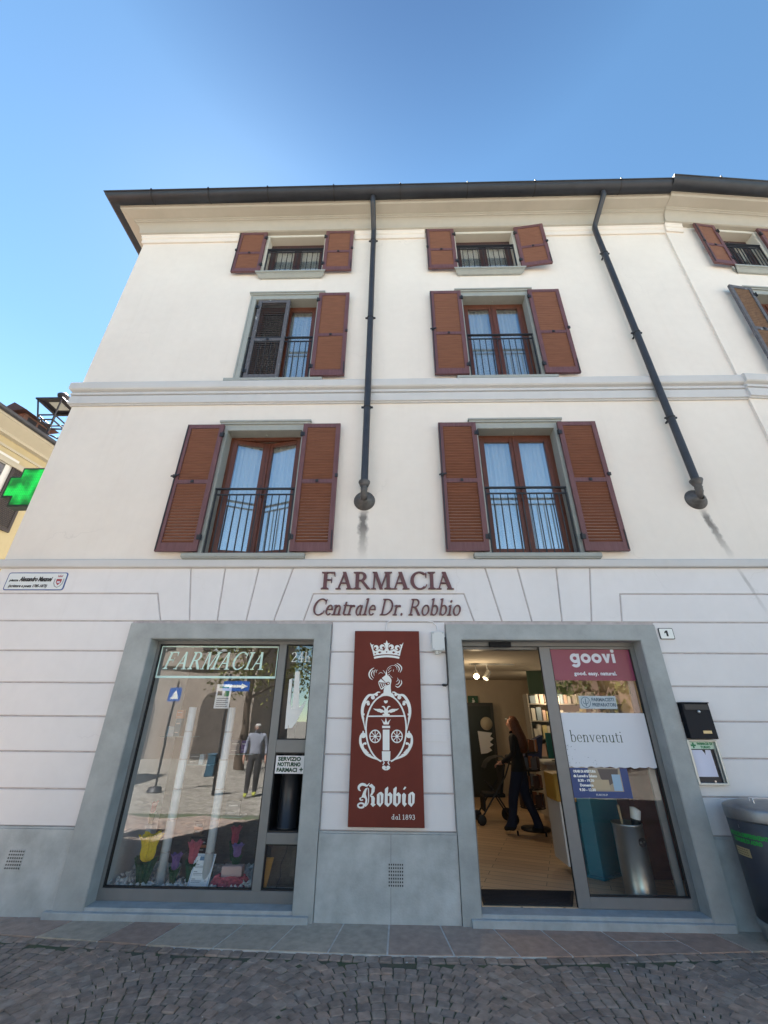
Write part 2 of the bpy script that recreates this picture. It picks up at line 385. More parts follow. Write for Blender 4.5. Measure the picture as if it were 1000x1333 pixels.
r1t, r1b = line((807.5,775),(810,810), ZM, ZB)
tl = line((408,773),(395,808),ZM,ZB); tr = line((604,773),(617,808),ZM,ZB)
blocks.append([(XL,ZB),(l1b,ZB),(l1t,ZM),(XL,ZM)])
blocks.append([(XL,ZM),(l1t,ZM),(l1b,ZB),(L[0][1],ZB),(L[0][0],ZT),(XL,ZT)])
for a, b in zip(L, L[1:]): blocks.append([(a[1],ZB),(b[1],ZB),(b[0],ZT),(a[0],ZT)])
blocks.append([(L[3][1],ZB),(tl[1],ZB),(tl[0],ZM),(tr[0],ZM),(tr[1],ZB),(Rr[0][1],ZB),(Rr[0][0],ZT),(L[3][0],ZT)])
blocks.append([(tl[1],ZB),(tr[1],ZB),(tr[0],ZM),(tl[0],ZM)])
for a, b in zip(Rr, Rr[1:]): blocks.append([(a[1],ZB),(b[1],ZB),(b[0],ZT),(a[0],ZT)])
blocks.append([(Rr[3][1],ZB),(r1b,ZB),(r1t,ZM),(XF,ZM),(XF,ZT),(Rr[3][0],ZT)])
blocks.append([(r1b,ZB),(XF,ZB),(XF,ZM),(r1t,ZM)])
mb = MB()
for b in blocks: mb.prism(inset(b, .006), 0, .016, taper=.005)
mb.build('rusticated_blocks', M['lower'], house)
mb = MB(wing)
for z0, z1 in zip(cz+[ZM], cz[1:]+[ZM, ZT]): mb.prism(inset([(0,z0),(7,z0),(7,z1),(0,z1)], .006), 0, .016, taper=.005)
mb.build('wing_rusticated_blocks', M['lower'], house)
# plinth of grey cement, stopped by the shop surrounds
mb = MB()
for a, b in ((XL-.03, -3.27), (-.77, .62), (3.13, XF)):
    mb = MB()
    mb.prism([(a,GZ-.1),(b,GZ-.1),(b,.585),(a,.585)], -.022, .01, taper=.003)
    mb.box(max(a, XL), b, -.012, .012, .585, .60)
    if a == -.77: mb.box(-.0445, -.0415, -.0228, -.02, GZ, .583, 1)
    mb.build('plinth', [M['plinth'], M['joint']], house)
mb = MB(wing); mb.box(0, 7, -.022, .01, GZ-.1, .585); mb.build('wing_plinth', M['plinth'], house)

# cornices: one profile of (outward, z) swept along the front, the left return and the wing
def sweep(prof, name, m, runs=('main', 'wing'), x0=None, x1=None, smooth=False):
    mb = MB()
    def strip(paths):
        k = len(prof); v = []; f = []
        for p in paths: v += p
        for i in range(len(paths)-1):
            for j in range(k-1): f.append((i*k+j, (i+1)*k+j, (i+1)*k+j+1, i*k+j+1))
        mb.add(v, f, 0, smooth)
        for p in (paths[0], paths[-1]): mb.add(p, [tuple(range(k))], 0)
    if 'main' in runs:
        if x0 is None: strip([[(XL-o, 9.0, z) for o, z in prof], [(XL-o, -o, z) for o, z in prof], [(XF+.02, -o, z) for o, z in prof]])
        else: strip([[(x0, -o, z) for o, z in prof], [(x1, -o, z) for o, z in prof]])
    if 'wing' in runs:
        a = 0 if x0 is None else x0; b = 7.6 if x1 is None else x1
        strip([[wing(a, -o, z) for o, z in prof], [wing(b, -o, z) for o, z in prof]])
    return mb.build(name, m, house)
belt = [(-.01,6.16),(.028,6.16),(.028,6.178),(.055,6.186),(.055,6.335),(.026,6.340),(.026,6.356),(.062,6.362),(.062,6.405),(.030,6.41),(.030,6.428),(.085,6.45),(.10,6.47),(.10,6.585),(.085,6.61),(-.01,6.615)]
sweep(belt, 'string_course', M['band'])
sweep([(-.01,3.388),(.045,3.394),(.05,3.41),(.05,3.485),(.035,3.50),(-.01,3.505)], 'ground_floor_cornice', M['band'])
cove = [(.10+.10*(1-math.cos(t)), 10.79+.22*math.sin(t)) for t in [i*math.pi/2/7 for i in range(8)]]
soff = [(-.01,10.77),(.075,10.775),(.10,10.79)] + cove[1:] + [(.20,11.03),(.225,11.04),(.225,11.055),(.40,11.10),(.42,11.12),(.42,11.17),(.60,11.20),(.60,11.24),(-.01,11.30)]
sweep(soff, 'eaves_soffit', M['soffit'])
mould = [(-.01,10.56),(.03,10.56),(.035,10.575),(.035,10.665),(.055,10.685),(.055,10.74),(.07,10.76),(.07,10.774),(-.01,10.774)]
for a, b in ((-3.24, None), (-.80, .66), (3.11, None)):
    if a == -3.24:
        mb = MB(); k = len(mould)
        v = [(XL-o, 9.0, z) for o, z in mould]+[(XL-o, -o, z) for o, z in mould]+[(-3.24, -o, z) for o, z in mould]
        mb.add(v, [(i*k+j,(i+1)*k+j,(i+1)*k+j+1,i*k+j+1) for i in range(2) for j in range(k-1)]); mb.add(v[2*k:], [tuple(range(k))])
        mb.build('eaves_moulding', M['upper'], house)
    else: sweep(mould, 'eaves_moulding', M['upper'], ('main',), a, b if b else XF+.03)
sweep(mould, 'eaves_moulding', M['upper'], ('wing',), 0, .36)
sweep(mould, 'eaves_moulding', M['upper'], ('wing',), 2.55, 7)
# roof, low pitched and hidden from the street
mb = MB(); mb.add([(XL-.5,-.5,11.26),(XF,-.5,11.26),(12.4,.05,11.26),(12.4,4.4,13.0),(XL+4,4.4,13.0),(XL-.5,9.5,11.26),(12.4,9.5,11.26)], [(0,1,4),(1,2,3,4),(0,4,5),(4,3,6,5),(0,5,6,2,1)])
mb.build('roof', mat('roof_tiles', (.30,.13,.08), .85, var=.3, vscale=8), house)
# gutter: half round with a rolled lip, seams and straps
def gutter_prof(dz=0, dr=0):
    c, r = .52, .13+dr
    o = [(c+r*math.cos(t), 11.27+dz+r*1.0*math.sin(t)) for t in [-i*math.pi/12 for i in range(13)]]
    lip = [(c+r+.016, 11.29+dz), (c+r+.02, 11.275+dz), (c+r+.012, 11.262+dz)]
    return lip + o + [(c-r, 11.30+dz)]
gp = gutter_prof(); mb = MB(); k = len(gp)
P3 = [[(XL-o, 9.0, z) for o, z in gp],[(XL-o, -o, z) for o, z in gp],[(XF+.02, -o, z) for o, z in gp]]
mb.add(sum(P3, []), [(i*k+j,(i+1)*k+j,(i+1)*k+j+1,i*k+j+1) for i in range(2) for j in range(k-1)], 0, True)
g2 = gutter_prof(.022, .012); W = [[wing(-.06, -o, z) for o, z in g2],[wing(7.6, -o, z) for o, z in g2]]
mb.add(sum(W, []), [(j,k+j,k+j+1,j+1) for j in range(k-1)], 0, True); mb.add(W[0], [tuple(range(k))], 1)
gut = mb.build('gutter', [M['gutter'], M['gasket']], house)
for fx in (XL+.32, XL+1.5, -2.55, -1.2, .15, 1.5, 2.85, 4.55):
    mb = MB(); p = gutter_prof(.0, .004); 
    a = [(fx-.012, -o, z) for o, z in p]; b = [(fx+.012, -o, z) for o, z in p]
    mb.add(a+b, [(j,k+j,k+j+1,j+1) for j in range(k-1)]); mb.box(fx-.012, fx+.012, -.675, -.655, 11.26, 11.31)
    mb.build('gutter_strap', M['gasket'], gut)
for u in (.9, 2.2):
    mb = MB(wing); p = gutter_prof(.035, .016); a = [(u-.012, -o, z) for o, z in p]; b = [(u+.012, -o, z) for o, z in p]
    mb.add(a+b, [(j,k+j,k+j+1,j+1) for j in range(k-1)]); mb.box(u-.012, u+.012, -.69, -.67, 11.29, 11.34); mb.build('gutter_strap', M['gasket'], gut)

# downpipes ending in a cone shaped wall rosette
def downpipe(top, path, zend, brackets, R=.052):
    mb = MB(); x, z = path[-1]; pts = [Vector(p) for p in top] + [Vector((a, -.125, c)) for a, c in path]
    out = [pts[0]]
    for i in range(1, len(pts)-1):
        d1 = (pts[i-1]-pts[i]); d2 = (pts[i+1]-pts[i]); q = min(.07, d1.length*.35, d2.length*.35)
        a = pts[i]+d1.normalized()*q; b = pts[i]+d2.normalized()*q
        for t in (0, .33, .67, 1): out.append((1-t)**2*a + 2*t*(1-t)*pts[i] + t*t*b)
    out.append(pts[-1])
    mb.tube(out, R, 14)
    pip = mb.build('downpipe', M['pipe'], house)
    for bz, bx in brackets:
        mb = MB(); mb.lathe((bx,-.125,bz), [(R+.002,-.016),(R+.009,-.012),(R+.009,.012),(R+.002,.016)], 16)
        mb.box(bx-.09, bx-.05, -.137, -.113, bz-.012, bz+.012); mb.box(bx+.05, bx+.09, -.137, -.113, bz-.012, bz+.012); mb.box(bx-.012, bx+.012, -.08, .0, bz-.012, bz+.012)
        mb.build('bracket', M['iron'], pip)
    mb = MB(); mb.lathe((x,-.125,zend), [(R+.004,-.05),(R+.03,.01),(R+.03,.03),(R+.004,.045)], 18)
    e = [(x, -.125, zend), (x, -.123, zend-.09), (x, -.112, zend-.15), (x, -.085, zend-.195), (x, -.03, zend-.215)]
    mb.tube(e, R*.92, 14)
    for i in (1, 2, 3): 
        q = Vector(e[i]); mb.lathe(q, [(R*.95,-.004),(R*1.0,0),(R*.95,.004)], 14)
    mb.lathe((x, 0, zend-.215), [(.152, -.002), (.150, -.010), (.118, -.034), (.080, -.072), (.060, -.095), (R*.92, -.10)], 26, axis='y')
    mb.build('wall_rosette', M['pipe_end'], pip)
downpipe([(-.405,-.50,11.15),(-.405,-.50,11.0)], [(-.40,10.62),(-.42,4.60)], 4.60, [(10.30,-.401),(8.02,-.409),(5.98,-.4155)])
downpipe([(4.22,-.50,11.16),(4.22,-.50,11.05)], [(4.10,10.62),(4.10,10.3),(4.20,4.60)], 4.60, [(9.75,4.11),(7.55,4.148),(5.72,4.18)])

# ------------------------------------------------------------------ windows
def shutter(xf, parent, xh, side, z0, z1, w, mid, tilt=0, old=False, closed=False, y=-.05):
    """hinged at xh, leaf of width w on side -1/+1; opened flat on the wall unless closed; tilt swings it off the wall"""
    T = .042; mats = [M['oldframe2'], M['oldslat'], M['iron']] if old and closed else [M['oldframe2'], M['oldslat2'], M['iron']] if old else [M['shframe'], M['slat'], M['iron']]
    ca, sa = math.cos(tilt), math.sin(tilt)
    def loc(u, d, z):                              # u from hinge outward, d depth behind the visible face
        yy = y - T + d
        x = xh + side*(u*ca); yv = yy - u*sa
        return xf(x, yv, z) if xf else (x, yv, z)
    mb = MB(loc)
    st, tr, mr, br = .066, .07, .065, .125 if z1-z0 > 1.6 else .10
    mb.box(0, st, 0, T, z0, z1); mb.box(w-st, w, 0, T, z0, z1)
    for a, b in ((z1-tr, z1), (mid-mr/2, mid+mr/2), (z0, z0+br)): mb.box(st, w-st, .002, T-.002, a, b)
    sl = .6 if closed else -.62
    for a, b in ((z0+br, mid-mr/2), (mid+mr/2, z1-tr)):
        n = max(3, round((b-a)/.047)); p = (b-a)/n
        for i in range(n):
            zc = a+p*(i+.5); dz = .0222 if closed else .0138
            # slat: a thin board leaning through the thickness of the leaf
            q = [(.008, zc-dz*(1 if closed else -1)*.9), (T-.008, zc+dz*(1 if closed else -1)*.9)]
            th = .0062 if closed else .003
            (d0, za), (d1, zb) = q
            v = [(st-.004,d0,za-th),(w-st+.004,d0,za-th),(w-st+.004,d1,zb-th),(st-.004,d1,zb-th),(st-.004,d0,za+th),(w-st+.004,d0,za+th),(w-st+.004,d1,zb+th),(st-.004,d1,zb+th)]
            mb.add(v, [(0,3,2,1),(4,5,6,7),(0,1,5,4),(1,2,6,5),(2,3,7,6),(3,0,4,7)], 1)
    # ironmongery: catch on the mid rail, hinges, espagnolette rod
    mb.box(w*.5-.02, w*.5+.02, -.012, .0, mid-.02, mid+.02, 2)
    for zz in (z0+.2, z1-.2): mb.box(-.03, .035, -.010, .012, zz-.035, zz+.035, 2); mb.tube([(-.012,-.014,zz-.045),(-.012,-.014,zz+.045)], .011, 8, 2)
    if not old: mb.box(w-.022, w-.008, -.008, 0, z0+.02, z1-.02 if side < 0 else z0+.3, 2); mb.box(w-.03, w+.012, -.02, 0, mid+.06, mid+.11, 2)
    if side < 0 and not old and not closed and z1-z0 > 1.6: mb.obox((w-.02, -.022, mid+.09), Vector((.055,0,-.012)), Vector((0,.006,0)), Vector((0,0,.011)), 2)
    return mb.build('shutter', mats, parent)

def window(c, kind, xf=None, hw=HW, ajar=0, sh=((-1,0),(1,0)), leftold=False, oldopen=False, shw=.57, louvre_mid=None):
    z0, z1 = ROWS[kind]; GY = .17; tall = kind != 'low'
    # wooden outer frame is the window part itself
    mb = MB(xf); f = .055; a, b = c-hw, c+hw
    mb.box(a, a+f, GY, GY+.07, z0, z1); mb.box(b-f, b, GY, GY+.07, z0, z1); mb.box(a+f, b-f, GY, GY+.07, z1-f, z1); mb.box(a+f, b-f, GY, GY+.07, z0, z0+.045)
    wood_m = M['casement'] if tall else M['casement_dark']
    win = mb.build('window', wood_m, house, .004)
    lw = (b-a)/2-f; s = .072; ly = GY-.012
    for side in (-1, 1):
        hx = a+f if side < 0 else b-f; ca, sa = math.cos(ajar), math.sin(ajar)
        def leaf(u, d, z):
            x = hx - side*(u*ca) ; y = ly + d + u*sa
            return xf(x, y, z) if xf else (x, y, z)
        zb, zt = z0+.05, z1-f-.004
        mb = MB(leaf); mb.box(0, s, 0, .055, zb, zt); mb.box(lw-s, lw-.002, 0, .055, zb, zt); mb.box(s, lw-s, .002, .053, zt-s, zt); mb.box(s, lw-s, .002, .053, zb, zb+s+.02)
        if side > 0: mb.box(lw-.022, lw+.022, -.016, -.001, zb, zt); mb.box(lw-.012, lw+.012, -.05, -.016, zb+.95 if tall else zb+.4, zb+1.07 if tall else zb+.5)
        lf = mb.build('casement', wood_m, win, .004)
        mb = MB(leaf); mb.box(s-.004, lw-s+.004, .022, .028, zb+s+.015, zt-s+.004); mb.build('pane', M['pane'], win)
        # gathered net curtain behind each leaf
        n = 40; v = []; ph = random.random()*6; u0, u1 = .05, lw-.05
        for i in range(n+1):
            u = u0+(u1-u0)*i/n; d = .11+.014*math.sin(u*95+ph)+.009*math.sin(u*41+ph*2)
            v += [(u, d, zb+.02), (u, d+.01, zt-.02)]
        mb = MB(leaf); mb.add(v, [(2*i,2*i+2,2*i+3,2*i+1) for i in range(n)], 0, True); mb.build('curtain', M['curtain'], win)
    # iron railing
    mb = MB(xf); top = z0+1.03 if tall else z0+.86; y = .012
    mb.box(a+.01, b-.01, y-.018, y+.018, top-.022, top); mb.box(a+.01, b-.01, y-.008, y+.008, top-.115, top-.095); 
    if kind == 'low': mb.box(a+.01, b-.01, y-.008, y+.008, top-.06, top-.04)
    nb = 11
    for i in range(nb+1):
        x = a+.025+(b-a-.05)*i/nb
        mb.box(x-.006, x+.006, y-.006, y+.006, z0+.004, top-.115) if i not in (0, nb) else mb.box(x-.009, x+.009, y-.009, y+.009, z0+.004, top-.022)
    mb.build('railing', M['iron'], win)
    if tall:
        mb = MB(xf); k = .10
        for (x0, x1) in ((a-k, a), (b, b+k)):
            mb.box(x0, x1, -.022, .02, z0, z1); mb.box(x0 if x0 < c-hw-.01 and x0 < c else x1-.025, (x0+.025) if x0 < c else x1, -.034, -.022, z0, z1+.10)
        mb.box(a-k+.025, b+k-.025, -.022, .02, z1, z1+.10)
        mb.box(a-k-.015, b+k+.015, -.045, .02, z1+.10, z1+.135); mb.box(a-k-.03, b+k+.03, -.062, .02, z1+.135, z1+.165)
        # painted reveals
        mb.box(a-.002, a+.006, -.018, GY, z0, z1-.006); mb.box(b-.006, b+.002, -.018, GY, z0, z1-.006); mb.box(a, b, -.018, GY, z1-.006, z1+.002)
        mb.lathe((c, GY-.06, z1-.02), [(.0,.0),(.016,.0),(.016,.016)], 8) if xf is None else None
        mb.build('surround', M['casing'], win)
        mb = MB(xf); mb.box(a-.235, b+.235, -.075, .17, z0-.06, z0-.002); mb.box(a-.225, b+.225, -.066, 0, z0-.078, z0-.06)
        mb.build('sill', M['casing'], win, .005)
    else:
        mb = MB(xf); mb.box(a-.004, a+.006, -.006, GY, z0, z1); mb.box(b-.006, b+.004, -.006, GY, z0, z1); mb.box(a, b, -.006, GY, z1-.006, z1+.004)
        mb.box(a-.055, a-.004, -.012, .01, z0, z1+.05); mb.box(b+.004, b+.055, -.012, .01, z0, z1+.05); mb.box(a-.004, b+.004, -.012, .01, z1+.004, z1+.05)
        mb.build('surround', M['cream'], win)
        mb = MB(xf)
        pr = [(.0,-.125),(.035,-.125),(.045,-.115),(.075,-.075),(.085,-.07),(.085,-.045),(.11,-.038),(.11,-.004),(.0,-.0)]
        # moulded sill with returned ends
        e0 = a-.10; e1 = b+.10; v = []
        for sgn, ex in ((-1, e0), (1, e1)): v += [(ex+sgn*(o-.11), -o, z0+z) for o, z in pr]
        k = len(pr); mb.add(v, [(j,k+j,k+j+1,j+1) for j in range(k-1)]+[tuple(range(k)), tuple(range(2*k-1,k-1,-1))])
        mb.add([(e0+.11,0,z0-.125)]+[v[j] for j in range(k)], [(0,j+1,j+2) for j in range(k-1)]); mb.add([(e1-.11,0,z0-.125)]+[v[k+j] for j in range(k)], [(0,j+2,j+1) for j in range(k-1)])
        mb.box(a, b, -.02, .2, z0-.03, z0-.001)
        mb.build('sill', M['soffit'] if False else M['casing'], win, .003)
    sz0, sz1 = z0+.015, z1+.06 if tall else z1+.04
    mid = {'tall': 4.67, 'mid': 7.66, 'low': 10.05}[kind]
    for side, tilt in sh:
        if leftold and side < 0:
            o = shutter(xf, win, a+.055, 1, z0+.01, z1-.01, .60, mid, old=True, closed=True, y=.035); o['label'] = 'dark weathered shutter with flaking paint, pulled shut'
        elif oldopen:
            o = shutter(xf, win, a-.03 if side < 0 else b+.03, side, sz0, sz1, shw, mid, tilt, old=True); o['label'] = 'open weathered shutter with flaking grey frame'
        else: shutter(xf, win, a-.03 if side < 0 else b+.03, side, sz0, sz1, shw, mid, tilt)
    # dim room behind
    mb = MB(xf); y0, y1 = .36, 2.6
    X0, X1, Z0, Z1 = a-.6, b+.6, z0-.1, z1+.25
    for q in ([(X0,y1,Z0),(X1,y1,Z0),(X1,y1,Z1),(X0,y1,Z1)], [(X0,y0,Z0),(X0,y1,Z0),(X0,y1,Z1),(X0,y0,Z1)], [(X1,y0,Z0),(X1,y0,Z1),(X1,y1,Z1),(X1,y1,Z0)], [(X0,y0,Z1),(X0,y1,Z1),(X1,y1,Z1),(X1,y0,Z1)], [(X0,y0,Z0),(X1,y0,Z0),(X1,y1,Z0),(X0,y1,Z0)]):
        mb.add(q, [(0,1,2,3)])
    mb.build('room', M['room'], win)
    return win
window(CL, 'tall', ajar=rad(11)); window(CRT, 'tall')
window(CL, 'mid', leftold=True); window(CRT, 'mid')
window(CL, 'low'); window(CRT, 'low', sh=((-1,0),(1,rad(7))))
window(WC, 'tall', wing, WHW); window(WC, 'mid', wing, WHW, oldopen=True, sh=((-1,rad(5)),(1,0)), shw=.46); window(WC, 'low', wing, WHW, sh=((-1,rad(3)),(1,0)), shw=.45)

# ------------------------------------------------------------------ shop surrounds, frames and glass
def surround(x0, x1, zt, o):
    mb = MB(); k = .04; z0 = GZ-.02
    a, b, t = o[0], o[1], o[3]
    mb.prism([(x0,z0),(a,z0),(a,t),(b,t),(b,z0),(x1,z0),(x1,zt),(x0,zt)], -k, .03, taper=.004)
    mb.box(a-.004, a+.004, -k+.006, .17, z0, t); mb.box(b-.004, b+.004, -k+.006, .17, z0, t); mb.box(a, b, -k+.006, .17, t-.004, t+.004)
    # shallow rebate line round the outer edge
    mb2 = MB()
    return mb.build('shop_surround', M['cement'], house)
surround(-3.27, -.77, 2.662, DISP); surround(.62, 3.13, 2.662, DOOR)
mb = MB(); mb.prism([(-3.34,GZ-.02),(-.81,GZ-.02),(-.81,-.035),(-3.34,-.035)], -.075, .10, taper=.006); mb.box(-2.966, -.974, -.03, .2, -.06, -.012)
mb.build('doorstep', M['sill_cement'], house, .004); mb = MB()
mb.prism([(.70,GZ-.02),(3.10,GZ-.02),(3.10,-.03),(.70,-.03)], -.07, .10, taper=.006); mb.box(.804, 2.916, -.03, .42, -.06, -.006)
mb.build('doorstep', M['sill_cement'], house, .004)

FY = .135                                        # shop frames sit this far inside the surround
mb = MB(); al = (-2.966, -.974)
mb.box(al[0], al[1], FY, FY+.06, -.012, .085); mb.box(al[0], al[1], FY, FY+.06, 2.44, 2.478)
mb.box(al[0], al[0]+.035, FY, FY+.06, .085, 2.44); mb.box(al[1]-.03, al[1], FY, FY+.06, .085, 2.44)
mb.box(-1.425, -1.335, FY-.004, FY+.06, .085, 2.44)
mb.box(-1.335, al[1]-.03, FY, FY+.06, 1.275, 1.40); mb.box(-1.335, al[1]-.03, FY, FY+.06, .455, .55)
for (x0, x1, z0, z1) in ((al[0]+.035,-1.425,.085,2.44), (-1.335,al[1]-.03,1.40,2.44), (-1.335,al[1]-.03,.085,.455)):
    for q in ((x0,x0+.012,z0,z1),(x1-.012,x1,z0,z1),(x0+.012,x1-.012,z0,z0+.012),(x0+.012,x1-.012,z1-.012,z1)): mb.box(q[0], q[1], FY+.008, FY+.05, q[2], q[3], 1)
disp = mb.build('display_window', [M['alu'], M['gasket']], house, .002)
for (x0, x1, z0, z1) in ((al[0]+.04,-1.43,.09,2.435), (-1.33,al[1]-.035,1.405,2.435), (-1.33,al[1]-.035,.09,.45)):
    mb = MB(); mb.add([(x0,FY+.03,z0),(x1,FY+.03,z0),(x1,FY+.03,z1),(x0,FY+.03,z1)], [(0,1,2,3)]); mb.build('pane', M['shopglass'], disp)
# night hatch: a niche with a turning drum
mb = MB(); mb.box(-1.335, -1.325, FY+.02, FY+.36, .55, 1.275); mb.box(al[1]-.04, al[1]-.03, FY+.02, FY+.36, .55, 1.275); mb.box(-1.325, al[1]-.04, FY+.34, FY+.36, .55, 1.275)
mb.box(-1.325, al[1]-.04, FY+.02, FY+.34, .55, .565); mb.box(-1.325, al[1]-.04, FY+.02, FY+.34, 1.26, 1.275)
mb.lathe((-1.165, FY+.16, .565), [(.0,0),(.115,0),(.115,.015),(.105,.02),(.105,.68),(.115,.685),(.115,.695),(0,.695)], 28, 1)
mb.build('night_hatch', [M['gasket'], mat('dark_drum', (.03,.033,.04), .35, metal=.3)], disp)

mb = MB()
mb.box(.804, 2.916, FY, FY+.07, 2.43, 2.478); mb.box(.804, .84, FY, FY+.06, -.006, 2.43); mb.box(2.882, 2.916, FY, FY+.06, -.006, 2.43)
mb.box(.804, 2.916, FY+.07, FY+.20, 2.40, 2.478)
sl_ = mb.build('sliding_door', M['alu'], house, .002)
x0, x1, z0, z1 = 1.765, 2.882, -.004, 2.425
mb = MB(); mb.box(x0, x0+.125, FY, FY+.045, z0, z1); mb.box(x1-.022, x1, FY, FY+.045, z0, z1); mb.box(x0+.125, x1-.022, FY, FY+.045, z0, .085); mb.box(x0+.125, x1-.022, FY, FY+.045, 2.40, z1)
mb.box(x0-.004, x0+.012, FY+.01, FY+.04, z0, z1, 1); mb.box(x0+.125, x0+.134, FY+.006, FY+.04, .085, 2.40, 1); mb.box(x1-.034, x1-.022, FY+.006, FY+.04, .085, 2.40, 1); mb.box(x0+.134, x1-.034, FY+.006, FY+.04, .085, .095, 1)
# second leaf standing open behind the fixed one
mb.box(x0+.02, x0+.10, FY+.075, FY+.11, z0+.01, 2.40); mb.box(x1-.10, x1-.03, FY+.075, FY+.11, z0+.01, 2.40); mb.box(x0+.10, x1-.10, FY+.075, FY+.11, z0+.01, .08)
mb.build('door_leaf', [M['alu'], M['gasket']], sl_, .002)
mb = MB(); q = (x0+.13, x1-.03); mb.add([(q[0],FY+.022,.09),(q[1],FY+.022,.09),(q[1],FY+.022,2.40),(q[0],FY+.022,2.40)], [(0,1,2,3)]); mb.build('pane', M['doorglass'], sl_)
mb = MB(); cx, cz_ = at(651, 838, FY-.03); mb.box(cx-.13, cx+.13, FY-.045, FY-.001, 2.415, 2.475); mb.box(cx-.02, cx+.02, FY-.05, FY-.045, 2.43, 2.455); mb.build('motion_sensor', M['black'], sl_, .006)

# ventilation grilles in the plinth (rows of small holes)
def vent(px, py, w, h, nx, nz):
    x, z = at(px, py, -.03); mb = MB(); mb.box(x-w/2, x+w/2, -.026, -.018, z-h/2, z+h/2)
    for i in range(nx):
        for j in range(nz):
            cx = x-w/2+w*(i+.5)/nx; cz2 = z-h/2+h*(j+.5)/nz; mb.box(cx-w/nx*.26, cx+w/nx*.26, -.0275, -.0255, cz2-h/nz*.25, cz2+h/nz*.25, 1)
    mb.build('ventilation_grille', [M['plinth'], M['gasket']], house)
vent(515.5, 1139.5, .15, .185, 7, 7); vent(18.5, 1119.5, .16, .16, 7, 6)
# ------------------------------------------------------------------ lettering
def ribbon(pts):
    """[(x, z, width)...] -> closed outline of a stroke"""
    l, r = [], []; n = len(pts)
    for i, p in enumerate(pts):
        a = pts[max(0,i-1)]; b = pts[min(n-1,i+1)]; d = Vector((b[0]-a[0], b[1]-a[1])); d = d.normalized() if d.length > 1e-9 else Vector((1,0))
        w = p[2]/2; l.append((p[0]-d.y*w, p[1]+d.x*w)); r.append((p[0]+d.y*w, p[1]-d.x*w))
    return l, r
def ring_arc(cx, cz, rx, rz, a0, a1, tx, tz, n=28):
    """modulated arc: thickness tx at the sides, tz at top and bottom"""
    o, i_ = [], []
    for k in range(n+1):
        t = rad(a0+(a1-a0)*k/n); o.append((cx+rx*math.cos(t), cz+rz*math.sin(t))); i_.append((cx+(rx-tx)*math.cos(t), cz+(rz-tz)*math.sin(t)))
    return o, i_
class Pen:
    """collects flat shapes in letter units; every shape may be quads strips or one polygon"""
    def __init__(s, k=.13, t=.05): s.sh = []; s.K = k; s.T = t
    def poly(s, *p): s.sh.append(('p', list(p))); return s
    def strip(s, l, r): s.sh.append(('s', (l, r))); return s
    def bar(s, x0, x1, z0, z1): return s.poly((x0,z0),(x1,z0),(x1,z1),(x0,z1))
    def stem(s, x, z0, z1, k=None, sf='tb', w=None):
        k = k or s.K; w = w or s.T*1.6; s.bar(x-k/2, x+k/2, z0, z1); t = s.T*.75
        for c, z, g in (('b', z0, 1), ('t', z1, -1)):
            if c in sf: s.poly((x-k/2-w, z), (x+k/2+w, z), (x+k/2+w, z+g*t*.8), (x+k/2, z+g*t*2.0), (x-k/2, z+g*t*2.0), (x-k/2-w, z+g*t*.8))
            if c.upper() in sf: s.poly((x-k/2-w, z-t*1.2), (x-k/2, z), (x+k/2, z), (x+k/2, z-t), (x-k/2, z-t*2.5))
        return s
    def diag(s, x0, z0, x1, z1, k): return s.poly((x0-k/2,z0),(x0+k/2,z0),(x1+k/2,z1),(x1-k/2,z1))
    def foot(s, x, z, w, g=1): t = s.T*.75; return s.poly((x-w,z),(x+w,z),(x+w*.9,z+g*t),(x-w*.9,z+g*t))
    def arc(s, *a): return s.strip(*ring_arc(*a))
    def rib(s, pts): return s.strip(*ribbon(pts))
    def dot(s, x, z, r): return s.poly(*[(x+r*math.cos(i*math.pi/8), z+r*math.sin(i*math.pi/8)) for i in range(16)])

